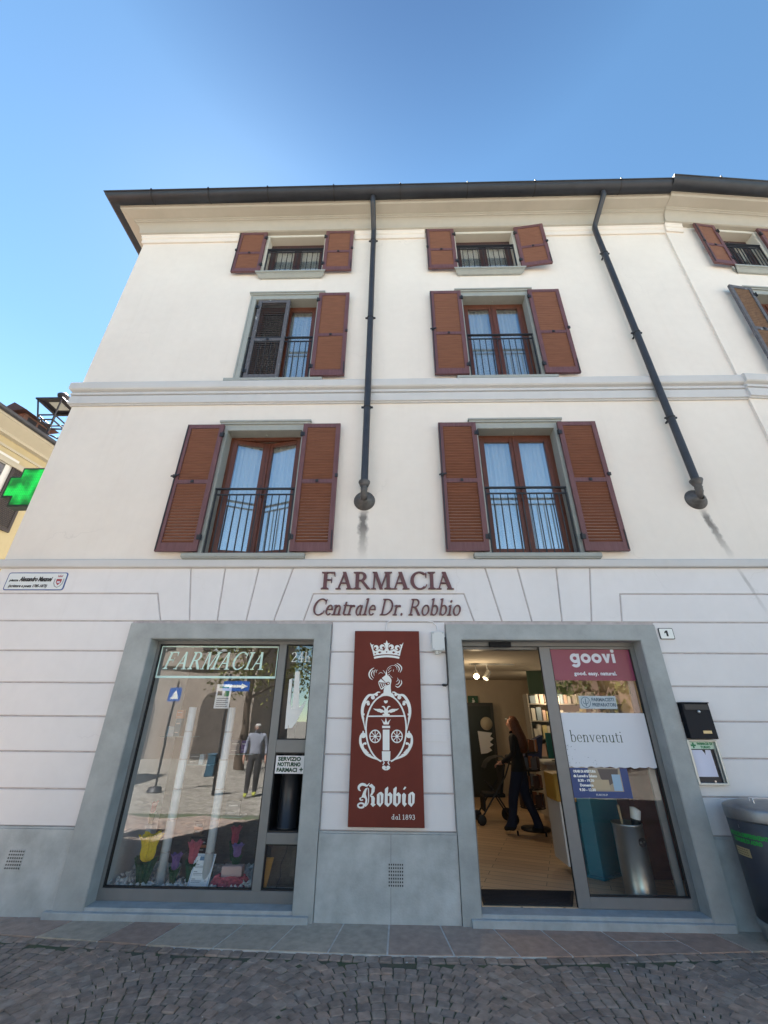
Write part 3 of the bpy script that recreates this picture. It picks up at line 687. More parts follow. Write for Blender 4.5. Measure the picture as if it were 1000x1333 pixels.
def glyph(c, k, t):
    p = Pen(k, t); X = .62                      # x height
    if c == 'F':
        p.stem(.2,0,1); p.bar(.2,.66,1-t,1); p.poly((.66,1),(.68,.74),(.655,.74),(.58,1-t)); p.bar(.2,.5,.50,.50+t); p.poly((.5,.38),(.525,.38),(.525,.68),(.5,.68)); w = .72
    elif c == 'A':
        p.diag(.13,0,.42,1,t*1.1); p.diag(.68,0,.40,1,k*1.08); p.bar(.22,.56,.32,.32+t); p.foot(.13,0,.13); p.foot(.68,0,.17); w = .84
    elif c == 'R':
        p.stem(.2,0,1); p.arc(.36,.735,.29,.265,-90,90,k,t); p.bar(.2,.37,1-t,1); p.bar(.2,.37,.47,.47+t); p.poly((.36,.49),(.50,.49),(.82,.04),(.86,0),(.68,0)); w = .84
    elif c == 'M':
        p.diag(.16,0,.2,1,t*1.1); p.diag(.53,.0,.24,1,k*.95); p.diag(.5,0,.8,1,t*1.1); p.stem(.86,0,1); p.foot(.16,0,.12); p.foot(.2,1,.1,-1); w = 1.04
    elif c == 'C':
        p.arc(.50,.5,.45,.52,48,312,k*1.05,t*1.1); p.poly((.80,.66),(.83,.66),(.84,.98),(.815,.98),(.77,.88)); p.poly((.80,.12),(.86,.26),(.83,.30),(.76,.13)); w = .88
    elif c == 'I': p.stem(.2,0,1); w = .4
    elif c == 'D': p.stem(.2,0,1); p.arc(.36,.5,.48,.5,-90,90,k*1.05,t); p.bar(.2,.37,1-t,1); p.bar(.2,.37,0,t); w = .92
    elif c == 'a':
        p.stem(.40,.04,X-.02,k,''); p.poly((.40-k/2,.10),(.40+k/2,.10),(.40+k/2+.08,.0),(.40,.0)); p.arc(.27,.29,.21,.31,60,300,k*.9,t); p.rib([(.36,.56,t),(.30,.60,t),(.24,.61,t)]); w = .56
    elif c == 'e':
        p.arc(.27,.31,.23,.32,0,318,k*.95,t); p.bar(.08,.49,.32,.32+t*.9); w = .52
    elif c == 'n':
        p.stem(.13,0,X,k,'bT'); p.arc(.30,.36,.20,.26,0,150,k*.9,t*1.3); p.stem(.44,0,.38,k,'b'); w = .60
    elif c == 'u':
        p.stem(.13,.2,X,k,'T'); p.arc(.28,.25,.21,.26,180,340,k*.9,t*1.3); p.stem(.45,0,X,k,'bT'); w = .60
    elif c == 'h':
        p.stem(.13,0,1.02,k,'bT'); p.arc(.30,.36,.20,.26,0,150,k*.9,t*1.3); p.stem(.44,0,.38,k,'b'); w = .60
    elif c == 't':
        p.stem(.16,.08,.80,k*.95,''); p.bar(.03,.36,X-t,X); p.arc(.27,.14,.17,.15,180,310,k*.9,t*1.2); w = .38
    elif c == 'r': p.stem(.13,0,X,k,'bT'); p.arc(.31,.42,.19,.20,70,165,k*.8,t*1.4); p.dot(.37,.55,k*.52); w = .46
    elif c == 'l': p.stem(.15,0,1.03,k,'bT'); w = .31
    elif c == 'i': p.stem(.15,0,X,k,'bT'); p.dot(.15,.86,k*.62); w = .31
    elif c == 'd':
        p.stem(.43,0,1.03,k,'T'); p.foot(.48,0,.1); p.arc(.27,.30,.22,.32,40,320,k*.9,t); w = .60
    elif c == 'o': p.arc(.29,.31,.26,.33,0,360,k*.95,t); w = .58
    elif c == 'b': p.stem(.13,.02,1.03,k,'T'); p.arc(.30,.31,.24,.32,-140,140,k*.95,t); w = .58
    elif c == 'v': p.diag(.28,0,.09,X,k); p.diag(.26,0,.47,X,t*1.1); p.foot(.09,X,.10,-1); p.foot(.47,X,.09,-1); w = .55
    elif c == '.': p.dot(.1,.06,k*.62); w = .24
    elif c == '1': p.stem(.24,0,1,k,'b'); p.poly((.06,.82),(.24,1),(.24,.9),(.10,.79)); w = .48
    elif c == '2': p.arc(.26,.72,.23,.28,-25,170,k,t*1.2); p.poly((.37,.62),(.48,.62),(.16,.09),(.05,.0)); p.bar(.05,.50,0,t*1.6); p.poly((.47,0),(.5,0),(.53,.2),(.5,.2)); w = .56
    elif c == '3': p.arc(.24,.74,.20,.26,-70,155,k,t*1.2); p.arc(.23,.28,.25,.29,-155,70,k,t*1.2); p.bar(.16,.34,.49,.49+t*1.2); w = .54
    elif c == '4': p.stem(.38,0,1,k,'b'); p.bar(.03,.54,.28,.28+t*1.3); p.poly((.03,.28),(.10,.28),(.38,.92),(.38,1.0)); w = .58
    elif c == '8': p.arc(.27,.74,.19,.26,0,360,k*.85,t*1.2); p.arc(.27,.27,.24,.28,0,360,k*.95,t*1.2); w = .54
    elif c == '9': p.arc(.27,.68,.23,.32,0,360,k*.9,t*1.2); p.arc(.10,.55,.40,.56,-75,10,k*.9,t*1.2); w = .54
    else: w = .30
    return p.sh, w
def serif(mb, s, x0, z0, h, width=None, y=0, depth=.002, k=.13, t=.05, slant=0, gap=.03, m=0, single=False):
    """serif lettering from x0 on the base line z0, cap height h, stretched to the given width"""
    items = []; x = 0
    for c in s:
        if c == ' ': x += .26; continue
        sh, w = glyph(c, k, t); items.append((x, sh)); x += w+gap
    sx = (width/(x-gap)) if width else h
    def tr(q, xo): return (x0+(q[0]+xo)*sx+q[1]*h*slant, z0+q[1]*h)
    e = 0
    for xo, sh in items:
        for kind, d in sh:
            e = (e+1) % 7; yy = y-depth-e*(.0004 if depth > .004 else .00006)
            if kind == 'p': shape(mb, [tr(q, xo) for q in d], yy, y, m)
            else: strip3(mb, [tr(q, xo) for q in d[0]], [tr(q, xo) for q in d[1]], yy, y, m)
def shape(mb, poly, y0, y1, m=0): mb.prism(poly, y0, y1, m)
def strip3(mb, l, r, y0, y1, m=0):
    n = len(l); v = [(x,y0,z) for x,z in l]+[(x,y0,z) for x,z in r]+[(x,y1,z) for x,z in l]+[(x,y1,z) for x,z in r]; f = []
    cx = (l[1][0]-l[0][0])*(r[0][1]-l[0][1])-(l[1][1]-l[0][1])*(r[0][0]-l[0][0])
    for i in range(n-1):
        a = [(i,i+1,n+i+1,n+i), (i,2*n+i,2*n+i+1,i+1), (n+i,n+i+1,3*n+i+1,3*n+i)]
        f += a if cx > 0 else [q[::-1] for q in a]
    e = [(0,n,3*n,2*n),(n-1,3*n-1,4*n-1,2*n-1)]
    mb.add(v, f+e, m)
def sans(mb, s, x0, z0, h, width=None, y=0, depth=.0015, slant=0, m=0, bold=0, center=False, xf=None, fat=0):
    """Blender's own sans face, cap height h"""
    cu = bpy.data.curves.new('t', 'FONT'); cu.body = s; cu.size = 1; cu.resolution_u = 2; cu.offset = bold
    ob = bpy.data.objects.new('t', cu); col.objects.link(ob); dg = bpy.context.evaluated_depsgraph_get(); me = bpy.data.meshes.new_from_object(ob.evaluated_get(dg))
    vs = [v.co.copy() for v in me.vertices]
    if vs:
        xa = min(v.x for v in vs); xb = max(v.x for v in vs); sy = h/.72; sx = width/(xb-xa) if width else sy
        off = -(xb-xa)*sx/2 if center else 0
        pts = [(x0+off+(v.x-xa)*sx+v.y*sy*slant, z0+v.y*sy) for v in vs]
        put = xf or (lambda a, b: (a, y-depth, b))
        for i, (dx, dz) in enumerate(((0,0),(fat,0),(fat*.5,fat*.5),(fat*.5,-fat*.5)) if fat else ((0,0),)):
            put = xf or (lambda a, b, e=i*.00008: (a, y-depth-e, b))
            mb.add([put(a+dx, b+dz) for a, b in pts], [tuple(p.vertices) for p in me.polygons], m)
    bpy.data.objects.remove(ob); bpy.data.curves.remove(cu); bpy.data.meshes.remove(me)

# fascia lettering in raised maroon letters
mb = MB(); serif(mb, 'FARMACIA', -.945, 3.10, .228, 1.70, y=0, depth=.030, k=.165, t=.065, gap=.0)
tag(mb.build('shop_sign', M['letter']), 'raised maroon upright capitals reading FARMACIA over the pharmacy', 'sign')
mb = MB(); serif(mb, 'Centrale Dr. Robbio', -1.045, 2.77, .205, 1.86, y=0, depth=.026, k=.115, t=.055, slant=.22, gap=.012)
tag(mb.build('shop_sign', M['letter']), 'raised maroon slanted letters naming the pharmacy below the upright capitals', 'sign')

# ------------------------------------------------------------------ hanging board with the crest
BY = -.052
board = thing('heraldic_board', (-.09, BY, .64), 'tall maroon board with white crown, crest and gothic lettering', 'sign')
mb = MB(); mb.box(-.478, .296, BY, -.004, .642, 2.572); mb.build('panel', M['maroon'], board, .004)
def pxa(ox, oy, s): return lambda x, y: at(ox+x/s, oy+y/s, BY-.002)
lay = [0]
def put(mb, pts, m=0, f=None, lift=0):
    lay[0] = (lay[0]+1) % 9; q = [f(*p) for p in pts]; shape(mb, q, BY-.0022-lay[0]*.00012-lift, BY-.0005, m)
def rib(mb, pts, f, m=0, lift=0, n=4):
    # smooth the stroke with a Catmull-Rom curve before widening it
    out = []
    for i in range(len(pts)-1):
        p0, p1, p2, p3 = pts[max(0,i-1)], pts[i], pts[i+1], pts[min(len(pts)-1,i+2)]
        for k in range(n):
            t = k/n; out.append(tuple(.5*((2*p1[j])+(-p0[j]+p2[j])*t+(2*p0[j]-5*p1[j]+4*p2[j]-p3[j])*t*t+(-p0[j]+3*p1[j]-3*p2[j]+p3[j])*t**3) for j in range(3)))
    out.append(pts[-1]); l, r = ribbon(out); lay[0] = (lay[0]+1) % 9
    strip3(mb, [f(*p) for p in l], [f(*p) for p in r], BY-.0022-lay[0]*.00012-lift, BY-.0005, m)
def disc(mb, x, y, r, f, m=0, lift=0, ry=None): put(mb, [(x+r*math.cos(i*math.pi/9), y+(ry or r)*math.sin(i*math.pi/9)) for i in range(18)], m, f, lift)
def ell(mb, cx, cy, rx, ry, a0, a1, w, f, n=40):
    rib(mb, [(cx+rx*math.cos(rad(a0+(a1-a0)*i/n)), cy+ry*math.sin(rad(a0+(a1-a0)*i/n)), w) for i in range(n+1)], f, n=1)
# crown
f = pxa(475, 825, 16.655); mb = MB(); mats = [M['white'], M['maroon']]
half = [(475,443),(350,450),(250,465),(190,482),(165,370),(140,290),(112,190),(152,238),(196,232),(172,268),(186,345),(230,383),(280,352),(318,330),(352,352),(420,366),(448,310),(432,235),(405,203),(450,207),(475,140)]
put(mb, half, 0, f); put(mb, [(950-x, y) for x, y in half[::-1]], 0, f)
for sx in (0, 1):
    g = (lambda x, y: f(950-x, y)) if sx else f
    disc(mb, 246, 302, 56, g); disc(mb, 226, 312, 24, g, 1, .001); put(mb, [(185,330),(225,320),(235,360),(200,370)], 1, g, .001)
    disc(mb, 376, 288, 57, g); disc(mb, 398, 300, 24, g, 1, .001); put(mb, [(405,310),(440,320),(425,362),(390,350)], 1, g, .001)
    put(mb, [(227,412),(246,430),(227,448),(208,430)], 1, g, .001); put(mb, [(325,380),(362,400),(325,428),(285,406)], 1, g, .001)
put(mb, [(475,375),(492,395),(475,416),(458,395)], 1, f, .001)
rib(mb, [(200,522,44),(330,498,44),(475,488,44),(620,498,44),(748,522,44)], f)
# helmet with plume
put(mb, [(448,900),(456,840),(475,780),(480,850),(492,900),(540,930),(574,985),(578,1030),(562,1110),(562,1180),(572,1290),(402,1290),(415,1190),(432,1165),(512,1100),(486,1062),(440,1040),(368,960)], 0, f)
put(mb, [(345,978),(430,1046),(482,1066),(288,1050)], 0, f)
for a, b in (((300,1058),(352,1196)), ((345,1066),(392,1176)), ((392,1074),(428,1150)), ((432,1080),(462,1126))): rib(mb, [(*a,16),((a[0]+b[0])/2-4,(a[1]+b[1])/2,16),(*b,16)], f)
put(mb, [(340,1196),(370,1212),(480,1122),(470,1106),(380,1176)], 0, f); disc(mb, 508, 1076, 34, f, 1, .001); disc(mb, 508, 1076, 17, f, 0, .0018)
for pts in ([(200,738,8),(130,790,24),(92,870,26),(110,950,22),(168,1000,8)], [(185,790,8),(150,840,20),(145,900,18),(195,968,6)], [(240,775,6),(198,830,16),(205,915,6)], [(272,785,5),(245,815,12),(250,850,4)], [(300,875,5),(345,840,9),(395,862,5)], [(395,790,5),(425,830,9),(450,870,5)],
            [(480,780,6),(520,725,9),(590,690,6),(660,690,5)], [(500,810,6),(545,750,9),(580,735,4)], [(500,850,8),(545,815,10),(580,785,4)], [(500,905,8),(525,885,10),(545,870,4)], [(695,640,8),(760,680,22),(800,750,24),(765,842,8)], [(650,660,6),(715,700,18),(748,760,20),(728,828,6)], [(640,680,5),(690,725,10),(700,790,4)], [(625,770,4),(620,800,10),(622,822,4)],
            [(785,1000,8),(800,1060,20),(770,1120,22),(715,1160,20),(660,1130,8)], [(735,990,6),(752,1040,16),(720,1090,16),(672,1100,6)], [(708,955,5),(722,1000,12),(680,1040,5)], [(545,905,5),(575,930,8),(600,960,4)]): rib(mb, pts, f)
mb.build('crown_and_helmet', mats, board)
# shield, column, wheels, eagle, scrollwork
f = pxa(460, 895, 11.588); mb = MB()
ell(mb, 495, 622, 304, 508, -256, 76, 24, f, 60); rib(mb, [(212,434,20),(495,432,22),(776,430,20)], f, n=1)
put(mb, [(390,140),(430,95),(465,80),(570,78),(600,95),(630,150),(570,116),(495,108),(430,118)], 0, f)
put(mb, [(445,636),(546,636),(546,950),(445,950)], 0, f); put(mb, [(436,578),(555,578),(555,613),(436,613)], 0, f); put(mb, [(432,962),(560,962),(556,1108),(436,1108)], 0, f)
put(mb, [(458,558),(440,510),(420,478),(452,505),(464,530),(480,505),(492,455),(504,505),(520,530),(532,505),(566,478),(548,510),(534,558)], 0, f)
put(mb, [(460,202),(475,193),(491,201),(507,193),(522,202),(514,228),(491,243),(468,228)], 0, f)
for cx in (330, 659):
    ell(mb, cx, 737, 80, 93, 0, 360, 17, f)
    for i in range(8):
        t = rad(45*i); rib(mb, [(cx+14*math.cos(t), 737+14*math.sin(t), 9),(cx+80*math.cos(t), 737+93*math.sin(t), 13)], f, n=1)
    disc(mb, cx, 737, 24, f)
for sx in (0, 1):
    g = (lambda x, y: f(990-x, y)) if sx else f
    put(mb, [(298,316),(345,324),(405,322),(440,336),(462,352),(470,340),(468,322),(452,298),(428,290),(436,280),(460,278),(478,292),(495,330),(495,425),(445,424),(440,400),(470,395),(455,372),(420,384),(395,372),(372,368),(352,352),(330,344)], 0, g)
    for pts in ([(408,72,10),(370,72,20),(335,98,24),(295,112,28),(235,120,36),(185,180,42),(150,260,46),(136,350,44),(140,430,36),(152,500,24),(166,570,14),(180,640,12)], [(222,240,22),(205,222,24),(178,236,24),(158,290,22)], [(180,240,10),(215,205,16),(245,225,14)], [(155,395,30),(166,420,10)], [(152,455,26),(160,490,8)],
                [(150,655,18),(145,690,26),(116,730,34),(106,790,36),(116,860,42),(150,930,46),(200,1000,44),(270,1045,34),(345,1078,20),(430,1108,10)], [(180,850,22),(165,842,22),(146,870,22),(150,940,18)], [(185,930,10),(200,960,18),(235,990,8)], [(235,1010,26),(265,1015,8)],
                [(452,1112,14),(466,1135,16),(452,1158,16),(448,1172,8)], [(495,1240,16),(475,1238,20),(450,1225,16)], [(300,150,30),(285,135,20),(320,110,14)]): rib(mb, pts, g)
    disc(mb, 150, 722, 42, g); disc(mb, 296, 150, 30, g); disc(mb, 350, 108, 22, g); disc(mb, 226, 248, 24, g); disc(mb, 182, 845, 20, g); disc(mb, 464, 1208, 30, g)
mb.build('shield', mats, board)
# gothic lettering cut with a broad pen
f = pxa(455, 1010, 10.0); mb = MB()
rib(mb, [(148,196,8),(124,178,24),(124,140,32),(158,112,36),(196,116,34),(228,130,22),(262,96,6)], f)
put(mb, [(240,150),(205,168),(182,205),(166,250),(150,292),(176,282),(200,292),(210,318),(198,362),(168,384),(206,402),(226,366),(234,310),(212,240),(222,190)], 0, f)
rib(mb, [(246,160,12),(250,250,13),(248,330,12),(232,372,12),(206,400,10)], f); rib(mb, [(150,285,18),(136,300,16),(150,318,18),(178,312,12)], f)
ell(mb, 152, 386, 42, 30, 30, 330, 22, f, 20); rib(mb, [(112,392,18),(130,414,20),(170,408,18),(205,380,12)], f)
put(mb, [(252,126),(290,104),(332,146),(326,205),(296,252),(268,256),(284,222),(290,160),(262,140)], 0, f); put(mb, [(266,256),(312,262),(330,290),(326,362),(342,374),(306,406),(274,370),(286,352),(284,286)], 0, f)
def oo(dx):
    put(mb, [(358+dx,244),(388+dx,216),(394+dx,240),(394+dx,352),(412+dx,376),(398+dx,406),(356+dx,366)], 0, f)
    put(mb, [(386+dx,218),(414+dx,208),(444+dx,238),(438+dx,352),(398+dx,406),(402+dx,368),(408+dx,350),(408+dx,262)], 0, f)
def bb(dx):
    put(mb, [(462+dx,172),(498+dx,140),(506+dx,158),(498+dx,236),(498+dx,350),(522+dx,376),(500+dx,406),(458+dx,370)], 0, f)
    put(mb, [(494+dx,244),(528+dx,212),(560+dx,244),(554+dx,346),(500+dx,406),(512+dx,370),(522+dx,348),(522+dx,264),(500+dx,258)], 0, f)
oo(0); bb(0); bb(110); oo(408)
put(mb, [(684,246),(708,220),(736,246),(728,348),(748,366),(716,404),(688,366)], 0, f); put(mb, [(698,176),(722,140),(740,150),(716,182)], 0, f)
mb.build('gothic_lettering', mats, board); mb = MB()
x0, z0 = f(545, 568); x1, _ = f(858, 568); serif(mb, 'dal 1893', x0, z0, f(700,505)[1]-z0, x1-x0, y=BY, depth=.0025, k=.11, t=.075, gap=.05)
mb.build('lettering', mats, board)

# ------------------------------------------------------------------ small things fixed to the wall
plaque = thing('street_name_plaque', (-4.72, 0, 3.2), 'white enamel street name plaque with blue rim and small crest', 'sign')
def rrect(x0, x1, z0, z1, r, n=5):
    o = []
    for cx, cz2, a in ((x1-r,z0+r,-90),(x1-r,z1-r,0),(x0+r,z1-r,90),(x0+r,z0+r,180)):
        for i in range(n+1): t = rad(a+90*i/n); o.append((cx+r*math.cos(t), cz2+r*math.sin(t)))
    return o
a = [at(12.5,746,-.012), at(89.5,769,-.012)]
px0, px1, pz0, pz1 = -5.115, -4.315, 3.085, 3.325
mb = MB(); mb.prism(rrect(px0,px1,pz0,pz1,.03), -.008, -.001); mb.prism(rrect(px0+.012,px1-.012,pz0+.012,pz1-.012,.022), -.010, -.006, 1)
mb.build('plate', [mat('blue_enamel', (.05,.10,.30), .35), mat('white_enamel', (.68,.72,.74), .3)], plaque)
mb = MB(); sans(mb, 'piazza', px0+.045, 3.205, .030, .115, y=-.010, slant=.2, bold=.012, fat=.004); sans(mb, 'Alessandro Manzoni', px0+.175, 3.205, .062, .425, y=-.010, slant=.2, bold=.012, fat=.0065); mb.build('name_lettering', M['ink'], plaque); mb = MB(); sans(mb, '(scrittore e poeta 1785-1873)', px0+.06, 3.125, .036, .51, y=-.010, slant=.2, bold=.012, fat=.004)
mb.build('dates_lettering', M['ink'], plaque)
mb = MB(); cx = px1-.09; cz2 = 3.20
mb.prism([(cx-.035,cz2+.035),(cx+.035,cz2+.035),(cx+.035,cz2-.01),(cx,cz2-.05),(cx-.035,cz2-.01)], -.0115, -.009); mb.prism([(cx-.02,cz2+.005),(cx+.02,cz2+.005),(cx+.02,cz2-.02),(cx-.02,cz2-.02)], -.0125, -.009, 1)
mb.prism([(cx-.03,cz2+.06),(cx-.034,cz2+.095),(cx-.012,cz2+.075),(cx,cz2+.098),(cx+.012,cz2+.075),(cx+.034,cz2+.095),(cx+.03,cz2+.06)], -.0115, -.009, 2)
l, r = ribbon([(cx-.058+.0*i, cz2+.04-.02*i, .012) for i in range(4)]+[(cx-.035,cz2-.06,.012),(cx,cz2-.078,.012),(cx+.035,cz2-.06,.012)]+[(cx+.058, cz2-.02+.02*i, .012) for i in range(4)]); strip3(mb, l, r, -.0115, -.009, 3)
mb.build('crest', [mat('crest_red', (.35,.05,.06), .5), mat('crest_pale', (.55,.58,.70), .5), mat('crest_rose', (.40,.22,.25), .5), mat('crest_grey', (.30,.32,.34), .5)], plaque)

num = thing('house_number', (3.26, 0, 2.56), 'small white enamel house number 1 beside the door surround', 'sign')
mb = MB(); mb.prism(rrect(3.175,3.345,2.495,2.625,.012), -.012, -.001); mb.prism(rrect(3.182,3.338,2.502,2.618,.01), -.014, -.009, 1); mb.build('plate', [M['ink'], M['white']], num)
mb = MB(); mb.prism([(3.254,2.528),(3.276,2.528),(3.276,2.596),(3.256,2.596),(3.236,2.578),(3.236,2.560),(3.254,2.572)], -.0155, -.012); mb.build('numeral', M['ink'], num)

box = thing('junction_box', (.525, 0, 2.45), 'white plastic electrical box with cables at the door corner', 'electrical box')
bx0, bx1, bz0, bz1 = .447, .595, 2.345, 2.565
mb = MB(); mb.box(bx0, bx1, -.075, -.001, bz0, bz1); mb.box(bx0-.004, bx1+.004, -.05, -.04, bz0-.004, bz1+.004); mb.build('box_body', M['boxwhite'], box, .008, 2)
mb = MB()
for x, z in ((bx0+.018,bz0+.018),(bx1-.018,bz0+.018),(bx0+.018,bz1-.018),(bx1-.018,bz1-.018)): mb.lathe((x,-.075,z), [(.0,-.004),(.008,-.004),(.008,0)], 8, axis='y')
mb.build('screw', M['steel'], box)
mb = MB(); mb.lathe((.50,-.035,bz0-.03), [(.0,-.012),(.016,-.012),(.022,0),(.022,.03)], 12); mb.lathe((.54,-.035,bz0-.02), [(.0,-.012),(.014,-.010),(.016,.02)], 12); mb.build('cable_gland', M['boxwhite'], box)
mb = MB(); mb.tube([(-.10,-.03,2.575),(-.10,-.012,2.63),(-.085,-.012,2.685),(-.05,-.012,2.70),(.40,-.012,2.70),(.47,-.012,2.69),(.515,-.014,2.64),(.525,-.03,2.565)], .008, 8); mb.build('cable', M['lower'], box)
mb = MB(); mb.tube([(.606,-.052,2.50),(.612,-.052,2.30),(.612,-.052,2.02),(.605,-.052,1.975),(.575,-.045,1.968),(.55,-.02,1.975)], .010, 8); mb.tube([(.587,-.05,1.968),(.555,-.03,1.972)], .014, 8); mb.build('cable', M['iron'], box)

mail = thing('letter_box', (3.31, 0, 1.64), 'dark steel letter box with brass name plate right of the door', 'mailbox')
q0, q1, z0, z1 = 3.155, 3.445, 1.452, 1.81
mb = MB(); mb.box(q0, q1, -.085, -.001, z0, z1-.012); mb.prism([(q0-.006,z1-.012),(q1+.006,z1-.012),(q1+.006,z1),(q0-.006,z1)], -.095, -.001); mb.build('box_body', M['black'], mail, .006, 2)
mb = MB(); mb.box(q0+.022, q1-.012, -.089, -.084, z1-.075, z1-.02); mb.box(q0+.024, q1-.014, -.092, -.088, z1-.078, z1-.070); mb.build('flap', M['iron'], mail, .002)
mb = MB(); mb.lathe((3.315,-.085,1.715), [(.0,-.014),(.012,-.014),(.016,-.006),(.016,0)], 14, axis='y'); mb.build('lock', M['steel'], mail)
mb = MB(); mb.box(3.30, 3.39, -.089, -.084, 1.505, 1.532); mb.build('name_plate', M['brass'], mail)

case = thing('notice_case', (3.30, 0, 1.24), 'slim aluminium notice case with a paper duty list under the letter box', 'notice case')
c0, c1, z0, z1 = 3.125, 3.44, 1.035, 1.442
mb = MB(); 
for q in ((c0,c0+.022,z0,z1),(c1-.022,c1,z0,z1),(c0+.022,c1-.022,z0,z0+.018),(c0+.022,c1-.022,z1-.014,z1)): mb.box(q[0],q[1],-.048,-.001,q[2],q[3])
mb.box(c0+.02, c1-.02, -.012, -.001, z0+.018, z1-.014, 1)
mb.box(c1-.040, c1-.034, -.034, -.012, z0+.018, z1-.08)
mb.build('case_frame', [mat('pale_aluminium', (.50,.53,.52), .4, metal=.4), mat('black_backing', (.012,.013,.02), .5)], case, .002)
mb = MB(); mb.box(c0+.024, c1-.024, -.020, -.013, z1-.085, z1-.016); mb.build('header', mat('pale_green_card', (.50,.66,.56), .6), case)
mb = MB(); g0 = c0+.07; gz = z1-.051
mb.prism([(g0-.008,gz-.026),(g0+.008,gz-.026),(g0+.008,gz-.008),(g0+.026,gz-.008),(g0+.026,gz+.008),(g0+.008,gz+.008),(g0+.008,gz+.026),(g0-.008,gz+.026),(g0-.008,gz+.008),(g0-.026,gz+.008),(g0-.026,gz-.008),(g0-.008,gz-.008)], -.0215, -.019)
sans(mb, 'FARMACIA DI', c0+.112, z1-.046, .022, .155, y=-.020, bold=.012, fat=.003); sans(mb, 'TURNO', c0+.14, z1-.078, .022, .10, y=-.020, bold=.012, fat=.003); mb.build('header_print', mat('pharmacy_green', (.01,.20,.08), .5), case)
mb = MB(); n = 10; v = []
for i in range(n+1):
    u = i/n; v += [(c0+.030+u*.215, -.018-.006*math.sin(u*5), 1.105), (c0+.030+u*.205, -.018-.007*math.sin(u*6+.6), 1.348)]
mb.add(v, [(2*i,2*i+2,2*i+3,2*i+1) for i in range(n)], 0, True); mb.build('duty_list', mat('lilac_paper', (.62,.64,.80), .7), case)
mb = MB(); mb.box(3.315, 3.329, -.018, -.012, 1.055, 1.072); mb.build('key_lock', M['steel'], case)

# faint plate left unpainted on the wall beside the board
mb = MB(); x0, z1 = at(549,955); x1, z0 = at(583,966); mb.box(x0, x1, -.005, .002, z0, z1)
tag(mb.build('wall_plate', M['lower'], None, .002), 'blank painted-over metal plate on the wall right of the crest board', 'plate')
# ------------------------------------------------------------------ shop interior
RX0, RX1, RY1, FZ, CZ = -4.7, 4.9, 6.9, .0, 2.60
def planks():
    m = bpy.data.materials.new('oak_planks'); m.use_nodes = True; nt = m.node_tree; N = nt.nodes; L = nt.links; b = N['Principled BSDF']; b.inputs['Roughness'].default_value = .38
    g = N.new('ShaderNodeNewGeometry'); mp = N.new('ShaderNodeMapping'); mp.inputs['Rotation'].default_value = (0,0,rad(20)); L.new(g.outputs['Position'], mp.inputs[0])
    br = N.new('ShaderNodeTexBrick'); br.inputs['Scale'].default_value = 1; br.inputs['Brick Width'].default_value = 1.3; br.inputs['Row Height'].default_value = .14; br.inputs['Mortar Size'].default_value = .004
    br.inputs['Color1'].default_value = (.66,.47,.30,1); br.inputs['Color2'].default_value = (.55,.37,.23,1); br.inputs['Mortar'].default_value = (.16,.10,.06,1); L.new(mp.outputs[0], br.inputs['Vector'])
    m2 = N.new('ShaderNodeMapping'); m2.inputs['Scale'].default_value = (1.5,22,1); L.new(mp.outputs[0], m2.inputs[0]); n = N.new('ShaderNodeTexNoise'); n.inputs['Scale'].default_value = 2; n.inputs['Detail'].default_value = 5; L.new(m2.outputs[0], n.inputs['Vector'])
    x = N.new('ShaderNodeMixRGB'); x.blend_type = 'MULTIPLY'; x.inputs[0].default_value = .5; L.new(br.outputs[0], x.inputs[1]); L.new(n.outputs['Fac'], x.inputs[2]); x2 = N.new('ShaderNodeMixRGB'); x2.blend_type = 'ADD'; x2.inputs[0].default_value = .25; L.new(x.outputs[0], x2.inputs[1]); L.new(x.outputs[0], x2.inputs[2]); L.new(x2.outputs[0], b.inputs['Base Color']); return m
mb = MB(); mb.box(RX0, RX1, .15, RY1, -.14, FZ); mb.build('shop_floor', planks(), house)
wallm = mat('warm_shop_wall', (.62,.53,.42), .9, var=.04)
mb = MB(); mb.box(RX0, RX1, RY1, RY1+.1, FZ, CZ); mb.box(RX0-.1, RX0, .15, RY1, FZ, CZ); mb.box(RX1, RX1+.1, .15, RY1, FZ, CZ); mb.build('shop_wall', wallm, house)
mb = MB(); mb.box(RX0, RX1, .15, RY1, CZ, CZ+.1); mb.build('shop_ceiling', mat('shop_ceiling', (.45,.42,.37), .9), house)
# niche of the display window
nm = mat('niche_panel', (.62,.64,.65), .8, var=.05); nb = mat('niche_back', (.105,.09,.078), .8, var=.15)
mb = MB(); mb.box(-3.06, -3.02, .195, 1.25, -.01, 2.6); mb.box(-.93, -.89, .195, 1.25, -.01, 2.6); mb.box(-3.06, -.89, 1.25, 1.29, -.01, 2.6, 1); mb.box(-3.02, -.93, .195, 1.25, 2.56, 2.6)
mb.box(-3.02, -.93, .195, 1.25, -.01, .015); mb.box(-1.40, -1.37, .195, 1.25, .015, 2.56, 1)
mb.build('display_niche', [nm, nb], house)

